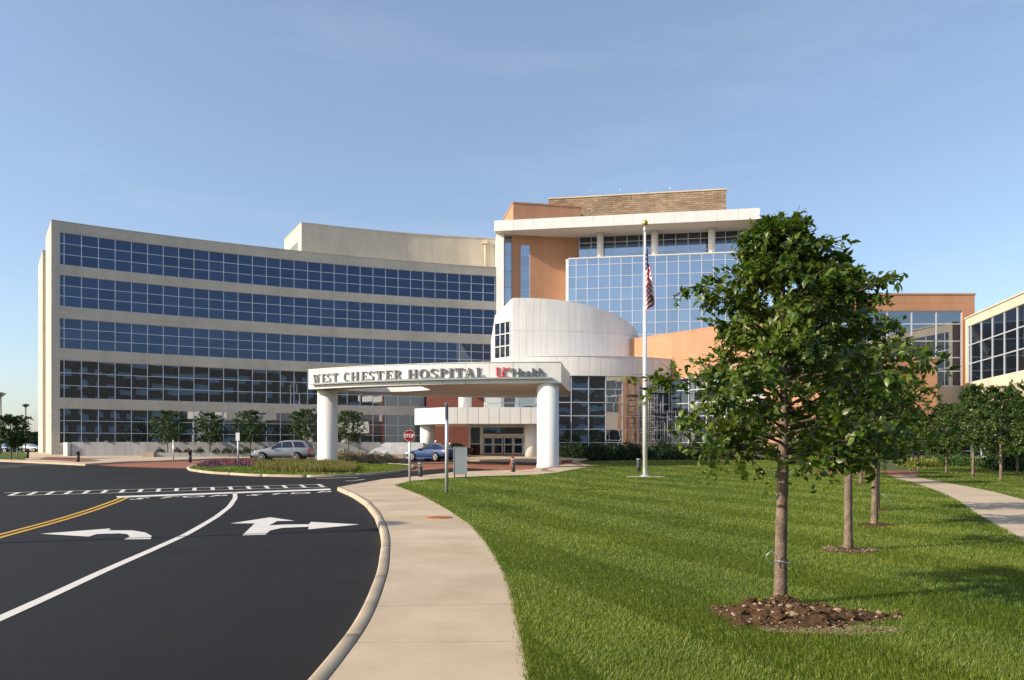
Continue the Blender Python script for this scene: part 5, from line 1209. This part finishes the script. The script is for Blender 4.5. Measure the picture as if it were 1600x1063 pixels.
# flagpole and flag
x, y = gp(1008, 745, DZ); fp = empty('flagpole', (x, y, zg(y) + DZ), 0, 'tall white flagpole with a gold ball on the lawn', 'flagpole')
HF = 13.05
mb = MB(); mb.tube([(0, 0, -.1), (0, 0, 5), (0, 0, HF)], [.125, .112, .05], 18); mb.build('pole', M['polewhite'], fp)
mb = MB(); mb.lathe((0, 0, HF), [(.06, 0), (.09, .05), (.09, .2), (.05, .24), (.03, .3)], 14); mb.build('truck', M['galv'], fp)
mb = MB(); mb.lathe((0, 0, HF + .44), [(.16 * math.sin(a), -.16 * math.cos(a)) for a in np.linspace(.1, 3.04, 12)], 18); mb.build('ball', M['gold'], fp)
mb = MB(); mb.lathe((0, 0, 0), [(.3, -.02), (.3, .02), (.2, .08), (.15, .09)], 20); mb.build('base_collar', M['galv'], fp)
mb = MB(); mb.box((0, 0, .0), (1.9, .7, .04)); mb.build('base_slab', M['concrete'], fp)
mb = MB(); mb.tube([(-.16, -.05, 1.2), (-.10, -.03, HF + .05)], .008, 4); mb.build('halyard', M['signwhite'], fp)
fl = MB(); nu, nv = 36, 26; ztf = PZ(384, y) - zg(y) - DZ
for i in range(nu + 1):
    for j in range(nv + 1):
        u, v = i / nu, j / nv; fold = math.sin(u * 15 + v * 2.2) * .13 * (.25 + u) ; fold2 = math.cos(u * 15 + v * 2.2) * .16 * (.3 + u)
        wide = .10 + .52 * (1 - math.exp(-3.2 * u)) * (.35 + .65 * v)
        sgn = -1 if False else 1
        fl.v.append((sgn * wide * (.55 + .45 * math.cos(u * 9 + v)) + fold * .55, fold2 - .10 * u, ztf + .1 - v * 2.1 - u * (2.05 - .35 * v) * (1 - .06 * math.sin(u * 9))))
for i in range(nu):
    for j in range(nv):
        fl.f.append([i * (nv + 1) + j, i * (nv + 1) + j + 1, (i + 1) * (nv + 1) + j + 1, (i + 1) * (nv + 1) + j]); fl.smooth.append(True)
        s_ = j // 2; star = (i % 3 == 1 and j % 3 == 1); fl.mi.append((1 if star else 2) if (i < nu * .4 and s_ < 7) else (0 if s_ % 2 == 0 else 1))
o = fl.build('flag', [M['flagred'], M['flagwhite'], M['flagblue']], None, (x, y - .05, zg(y) + DZ)); tag(o, 'limp striped red and white flag with blue corner on the flagpole', 'flag')

# scaffold before the atrium glass
sc_ = empty('scaffold_tower', (0, 0, 0), 0, 'dark steel scaffold tower standing against the atrium glass', 'scaffold')
ys = 79.2; X0, X1, X2 = PX(1017, ys), PX(1036, ys), PX(1072, ys - 1.5); zb_ = zg(ys) - .2
mb = MB()
cols_ = [(X0, ys), (X0, ys + 1.3), (X1, ys), (X1, ys + 1.3)]
for cx, cy in cols_: mb.tube([(cx, cy, zb_), (cx, cy, 9.2)], .04, 6)
for cx in (X1 + .35, X1 + 1.2, X2): 
    for cy in (ys - .5, ys + .8): mb.tube([(cx, cy, zb_), (cx, cy, 5.6)], .04, 6)
mb.build('standard', M['aludark'], sc_)
mb = MB()
for z in np.arange(1.4, 9.3, .62):
    mb.tube([(X0, ys, z), (X1, ys, z)], .025, 5); mb.tube([(X0, ys, z), (X0, ys + 1.3, z)], .025, 5)
for z in np.arange(1.5, 5.7, .8): mb.tube([(X1 + .35, ys - .5, z), (X2, ys - .5, z)], .025, 5)
mb.build('ledger', M['aludark'], sc_)
mb = MB()
for z in (1.5, 3.1, 4.7, 6.3): mb.tube([(X0, ys, z), (X1, ys, z + 1.5)], .022, 5); mb.tube([(X1, ys, z), (X0, ys, z + 1.5)], .022, 5)
for z in (1.5, 3.3): mb.tube([(X1 + .35, ys - .5, z), (X2, ys - .5, z + 1.8)], .022, 5); mb.tube([(X2, ys - .5, z), (X1 + .35, ys - .5, z + 1.8)], .022, 5)
mb.build('brace', M['aludark'], sc_)
mb = MB(); mb.box(((X0 + X1) / 2 + .6, ys + .6, 7.45), (X1 - X0 + 1.6, 1.5, .08)); mb.box(((X0 + X2) / 2, ys + .3, 5.3), (X2 - X0 - .3, 1.5, .08)); mb.build('platform', M['black'], sc_)

# ------------------------------------------------------------------ cars
def make_car(name, prof, belt, W_, wheels, wr, paint, glass_spans, kind):
    """prof: list of (x, sill, belt height, roof height, half width at belt, half width at roof)"""
    root = empty(name); n = len(prof); mb = MB(); vs = []
    for (x, zs_, zb2, zr, hw, rw_) in prof:
        half = [(0, zs_), (hw * .9, zs_), (hw, zs_ + .18), (hw * 1.01, (zs_ + zb2) * .5 + .05), (hw * .965, zb2), (rw_, zr - .05), (rw_ * .8, zr), (0, zr + .012)]
        ring = [(x, -a, b) for a, b in half] + [(x, a, b) for a, b in half[-2:0:-1]]; vs += ring
    m_ = 14; fs = []
    for i in range(n - 1):
        for j in range(m_): fs.append((i * m_ + j, i * m_ + (j + 1) % m_, (i + 1) * m_ + (j + 1) % m_, (i + 1) * m_ + j))
    fs.append(tuple(range(m_))[::-1]); fs.append(tuple(range((n - 1) * m_, n * m_))); mb.add(vs, fs, True)
    me = mb.mesh('body', paint); bm = bmesh.new(); bm.from_mesh(me); bmesh.ops.recalc_face_normals(bm, faces=bm.faces); bm.to_mesh(me); bm.free(); body = link('body', me, root)
    sm_ = body.modifiers.new('s', 'SUBSURF'); sm_.levels = 1; sm_.render_levels = 2
    P = np.array(prof); I_ = lambda x, c: float(np.interp(x, P[:, 0], P[:, c]))
    for (xa, xb, xc, xd) in glass_spans:                  # bottom from xa to xb, top from xc to xd
        for s in (-1, 1):
            g = MB(); q = []
            for (x, top) in ((xa, 0), (xb, 0), (xd, 1), (xc, 1)):
                zb2, zr, hw, rw_ = I_(x, 2), I_(x, 3), I_(x, 4), I_(x, 5); f = .94 if top else .06; z = zb2 + .02 + (zr - .10 - zb2) * f; yy = hw * .965 + (rw_ - hw * .965) * f
                q.append((x, s * (yy + .012), z))
            g.add(q + [(a, b - s * .05, c) for a, b, c in q], [(0, 1, 2, 3), (4, 7, 6, 5), (0, 4, 5, 1), (1, 5, 6, 2), (2, 6, 7, 3), (3, 7, 4, 0)]); g.build('side_window', M['carglass'], root)
    for nm, i0, i1 in (('windscreen', kind['ws'][0], kind['ws'][1]), ('rear_window', kind['rw'][0], kind['rw'][1])):
        a, b = prof[i0], prof[i1]; g = MB(); q = []
        for pr_, f in ((a, .1), (b, .92)):
            x = pr_[0]; 
        xa, za, ha = a[0], a[3], a[5] * .92; xb, zb2, hb = b[0], b[3], b[5] * .86
        sg = -1 if xa < xb else 1; q = [(xa + (xb - xa) * .08, -ha, za + (zb2 - za) * .08 + .035), (xa + (xb - xa) * .08, ha, za + (zb2 - za) * .08 + .035), (xa + (xb - xa) * .9, hb, za + (zb2 - za) * .9 + .035), (xa + (xb - xa) * .9, -hb, za + (zb2 - za) * .9 + .035)]
        g.add(q + [(x, y_, z - .04) for x, y_, z in q], [(0, 1, 2, 3), (4, 7, 6, 5), (0, 4, 5, 1), (1, 5, 6, 2), (2, 6, 7, 3), (3, 7, 4, 0)]); g.build(nm, M['carglass'], root)
    for wx in wheels:
        for s in (-1, 1):
            ar = MB(); ar.tube([(wx, s * (W_ / 2 - .2), wr + .02), (wx, s * (W_ / 2 + .022), wr + .02)], wr * 1.24, 22); ar.build('wheel_arch', M['black'], root)
            ty_ = MB(); ty_.tube([(wx, s * (W_ / 2 - .16), wr), (wx, s * (W_ / 2 + .04), wr)], [wr, wr], 22); tyre = ty_.build('wheel', M['rubber'], root)
            rm_ = MB(); rm_.tube([(wx, s * (W_ / 2 - .1), wr), (wx, s * (W_ / 2 + .048), wr)], wr * .30, 12)
            for k in range(5): a = k * 2 * math.pi / 5; rm_.bar((wx, s * (W_ / 2 + .046), wr), (wx + math.cos(a) * wr * .62, s * (W_ / 2 + .046), wr + math.sin(a) * wr * .62), .10, .03)
            for k in range(20):
                a, b = k * 2 * math.pi / 20, (k + 1) * 2 * math.pi / 20; rm_.bar((wx + math.cos(a) * wr * .64, s * (W_ / 2 + .044), wr + math.sin(a) * wr * .64), (wx + math.cos(b) * wr * .64, s * (W_ / 2 + .044), wr + math.sin(b) * wr * .64), .03, .05)
            rm_.build('rim', M['rim'], tyre)
    x0, x1 = prof[0][0], prof[-1][0]
    for s in (-1, 1):
        h = MB(); h.box((x0 + .16, s * (W_ / 2 - .28), kind['lz']), (.3, .36, .14), s * -.25); h.build('headlight', M['lampglass'], root)
        h = MB(); h.box((x1 - .10, s * (W_ / 2 - .17), kind['tz']), (.2, .22, kind['th'])); h.build('taillight', M['redlamp'], root)
        h = MB(); h.box((kind['mx'], s * (W_ / 2 + .04), kind['mz']), (.12, .2, .14)); h.build('mirror', paint, root)
        for dx in kind['dh']: h = MB(); h.box((dx, s * (W_ / 2 * .985), kind['mz'] - .16), (.18, .05, .03)); h.build('door_handle', paint, root)
        h = MB(); h.box(((wheels[0] + wheels[1]) / 2, s * (W_ / 2 - .03), kind['sill']), (wheels[1] - wheels[0] - 2.3 * wr, .07, .12)); h.build('side_sill', M['black'] if kind['suv'] else paint, root)
    h = MB(); h.box((x0 + .03, 0, .42), (.12, W_ * .80, .20)); h.box((x1 - .03, 0, .42), (.12, W_ * .80, .2)); h.build('bumper', M['black'] if kind['suv'] else paint, root)
    return root
suvp = [(-2.38, .45, .70, .72, .62, .5), (-2.3, .34, .86, .88, .80, .62), (-1.9, .30, .96, .98, .90, .68), (-1.25, .30, 1.05, 1.07, .93, .70), (-.95, .30, 1.08, 1.14, .94, .70), (-.15, .30, 1.10, 1.66, .95, .62), (.4, .30, 1.11, 1.74, .95, .64), (1.3, .32, 1.12, 1.74, .95, .64), (1.9, .34, 1.13, 1.68, .93, .62), (2.15, .36, 1.12, 1.45, .90, .62), (2.34, .40, 1.08, 1.12, .84, .66), (2.38, .5, .90, .94, .78, .66)]
suv = make_car('parked_car', suvp, 1.1, 1.92, (-1.45, 1.28), .355, M['silver'], [(-.85, .05, -.25, .05), (.12, .98, .12, .82), (1.12, 1.98, .95, 1.7)], dict(ws=(4, 5), rw=(10, 8), lz=.78, tz=.95, th=.2, mx=-.68, mz=1.12, dh=(-.05, .85), sill=.36, suv=True))
x, y = PX(442, 62.5), 62.5; suv.location = (x, y, zg(y)); suv.rotation_euler = (0, 0, .06); lab(suv, 'silver sport utility car parked behind the planted island', 'car', 'cars on the drive')
sedp = [(-2.5, .40, .58, .60, .60, .5), (-2.42, .28, .72, .74, .78, .62), (-2.0, .24, .82, .84, .87, .68), (-1.2, .24, .90, .92, .90, .70), (-.85, .24, .92, .97, .905, .70), (.0, .24, .94, 1.40, .91, .58), (.5, .24, .95, 1.46, .91, .58), (1.0, .24, .96, 1.40, .91, .57), (1.75, .26, .98, 1.05, .89, .66), (2.2, .30, .98, 1.01, .86, .68), (2.45, .36, .90, .92, .78, .62), (2.5, .5, .74, .76, .66, .5)]
sk_ = dict(ws=(4, 5), rw=(8, 7), lz=.64, tz=.82, th=.20, mx=-.6, mz=.96, dh=(.05, .85), sill=.26, suv=False)
sed = make_car('parked_car', sedp, .94, 1.84, (-1.5, 1.35), .325, M['blue'], [(-.72, .16, -.1, .2), (.24, 1.02, .26, .8), (1.08, 1.55, .85, 1.12)], sk_)
x, y = PX(676, 64.5), 64.5; sed.location = (x, y, zg(y)); sed.rotation_euler = (0, 0, -.72); lab(sed, 'blue sedan stopped on the drive behind the stop sign', 'car', 'cars on the drive')
dk = copy_tree(sed); dk.location = (PX(697, 72) + .3, 71.0, zg(71)); dk.rotation_euler = (0, 0, .9)
for c in list(dk.children):
    if c.data and c.data.materials and c.data.materials[0] == M['blue']: c.data = c.data.copy(); c.data.materials[0] = M['darkcar']
lab(dk, 'black car mostly hidden behind the blue sedan', 'car', 'cars on the drive')
for (px, yy, m_, lbl) in ((3, 105, 'blue', 'small blue car parked far beyond the verge tree'), (49, 135, 'silver', 'small pale car parked far off beside the wing corner')):
    c_ = copy_tree(sed); c_.location = (PX(px, yy), yy, 1.1); c_.rotation_euler = (0, 0, 2.9)
    if m_ == 'silver':
        for c in list(c_.children):
            if c.data.materials[0] == M['blue']: c.data = c.data.copy(); c.data.materials[0] = M['silver']
    lab(c_, lbl, 'car', 'far parked cars')

# ------------------------------------------------------------------ people behind the blue sedan
def person(x, y, h, rz, lbl):
    root = empty('person', (x, y, zg(y)), rz, lbl, 'person', 'people behind the sedan'); k = h / 1.7
    J = {'pel': (0, 0, .95), 'ch': (0, .02, 1.25), 'nk': (0, .02, 1.43), 'hd': (0, -.01, 1.56), 'tp': (0, 0, 1.66), 'ls': (-.19, .02, 1.38), 'le': (-.25, .03, 1.1), 'lw': (-.23, -.12, .88), 'rs': (.19, .02, 1.38), 're': (.25, .03, 1.1), 'rw': (.23, -.12, .88),
         'lh': (-.1, 0, .9), 'lk': (-.11, -.02, .5), 'la': (-.11, .02, .08), 'lt': (-.12, -.14, .04), 'rh': (.1, 0, .9), 'rk': (.11, -.02, .5), 'ra': (.11, .02, .08), 'rt': (.12, -.14, .04)}
    RAD = dict(pel=.15, ch=.16, nk=.06, hd=.095, tp=.07, ls=.07, le=.05, lw=.035, rs=.07, re=.05, rw=.035, lh=.1, lk=.07, la=.05, lt=.04, rh=.1, rk=.07, ra=.05, rt=.04)
    E_ = [('pel', 'ch'), ('ch', 'nk'), ('nk', 'hd'), ('hd', 'tp'), ('ch', 'ls'), ('ls', 'le'), ('le', 'lw'), ('ch', 'rs'), ('rs', 're'), ('re', 'rw'), ('pel', 'lh'), ('lh', 'lk'), ('lk', 'la'), ('la', 'lt'), ('pel', 'rh'), ('rh', 'rk'), ('rk', 'ra'), ('ra', 'rt')]
    ks = list(J); me = bpy.data.meshes.new('body'); me.from_pydata([tuple(c * k for c in J[q]) for q in ks], [(ks.index(a), ks.index(b)) for a, b in E_], [])
    me.materials.append(M['shirt']); o = link('body', me, root); o.modifiers.new('skin', 'SKIN'); 
    for i, q in enumerate(ks): me.skin_vertices[0].data[i].radius = (RAD[q] * k,) * 2
    me.skin_vertices[0].data[0].use_root = True; s_ = o.modifiers.new('sub', 'SUBSURF'); s_.levels = 1; s_.render_levels = 1
    mb = MB(); mb.lathe((0, -.012 * k, 1.575 * k), [(.112 * math.sin(a) * k, -.135 * math.cos(a) * k) for a in np.linspace(.1, 3.04, 10)], 14); mb.build('face', M['skin'], root)
    mb = MB(); mb.lathe((0, .012 * k, 1.60 * k), [(.122 * math.sin(a) * k, -.135 * math.cos(a) * k) for a in np.linspace(.95, 3.04, 9)], 14); mb.build('hair', M['hair'], root)
person(PX(681, 68.2), 68.2, 1.66, .3, 'white haired person in dark clothes standing behind the blue sedan')
person(PX(703, 66.6), 66.6, 1.46, -.4, 'short white haired person in dark clothes by the rear of the sedan')

# ------------------------------------------------------------------ far left
def lamp(x, y, h, lbl, zb=None):
    o = empty('street_lamp', (x, y, zg(y) + .02), 0, lbl, 'street lamp'); mb = MB(); mb.tube([(0, 0, 0), (0, 0, h)], .09, 8); mb.build('post', M['aludark'], o)
    mb = MB(); mb.lathe((0, 0, h), [(.1, 0), (.28, .12), (.5, .32), (.52, .38), (.1, .5)], 14); mb.build('head', M['aludark'], o); return o
lamp(PX(40, 105), 105, PZ(637, 105) - 1.1, 'dark street lamp beyond the verge, next to the wing corner')
lamp(PX(1, 78), 78, PZ(620, 78) - 1.1, 'dark street lamp standing behind the verge tree')
lamp(-17.2, 11.95, 7.5, 'dark street lamp beside the drive, casting a thin shadow over the road')
vt = make_tree('verge_tree', 81, 5.2, 1.5, 2.0, 'egg', 48, 12, 26, .17, M['leaf_far'], .1, QUAD_V, QUAD_T)
put(vt, PX(17, 63.5), 63.5, .1, 0, .72); lab(vt, 'bushy green tree on the verge left of the curved wing', 'tree')
for i, (px, yy, sc) in enumerate(((46, 190, 1.55), (58, 215, 1.6), (34, 230, 1.7), (8, 200, 1.4), (-20, 210, 1.7))):
    tr = copy_tree(vt); put(tr, PX(px, yy), yy, -1.2, i * 1.1, sc); tr.scale = (sc * 1.3, sc * 1.3, sc * .75); lab(tr, 'distant tree on the skyline left of the curved wing', 'tree', 'distant trees')

# ------------------------------------------------------------------ office block across the road, seen in the windows
ob = empty('office_block', (0, -78, 0), 0, 'brown brick office block across the road with pale window bands', 'building')
for k in range(7):
    mb = MB(); mb.box((30, 0, 1.5 + k * 4.4), (150, 14, 2.4)); mb.build('wall_band', M['brownbrick'], ob)
    mb = MB(); mb.box((30, 0, 3.7 + k * 4.4), (149.2, 13.2, 2.0)); wb_ = mb.build('window_band', M['officeglass'], ob)
mb = MB()
for k in range(16): mb.box((-40 + k * 9.4, 0, 14.2), (2.2, 14.1, 28)); 
mb.build('pier', M['brownbrick'], ob)

# every top-level piece of the setting carries its kind
for o in COL.objects:
    if o.parent is None and o.type == 'MESH' and 'label' not in o and 'kind' not in o: o['kind'] = 'structure'
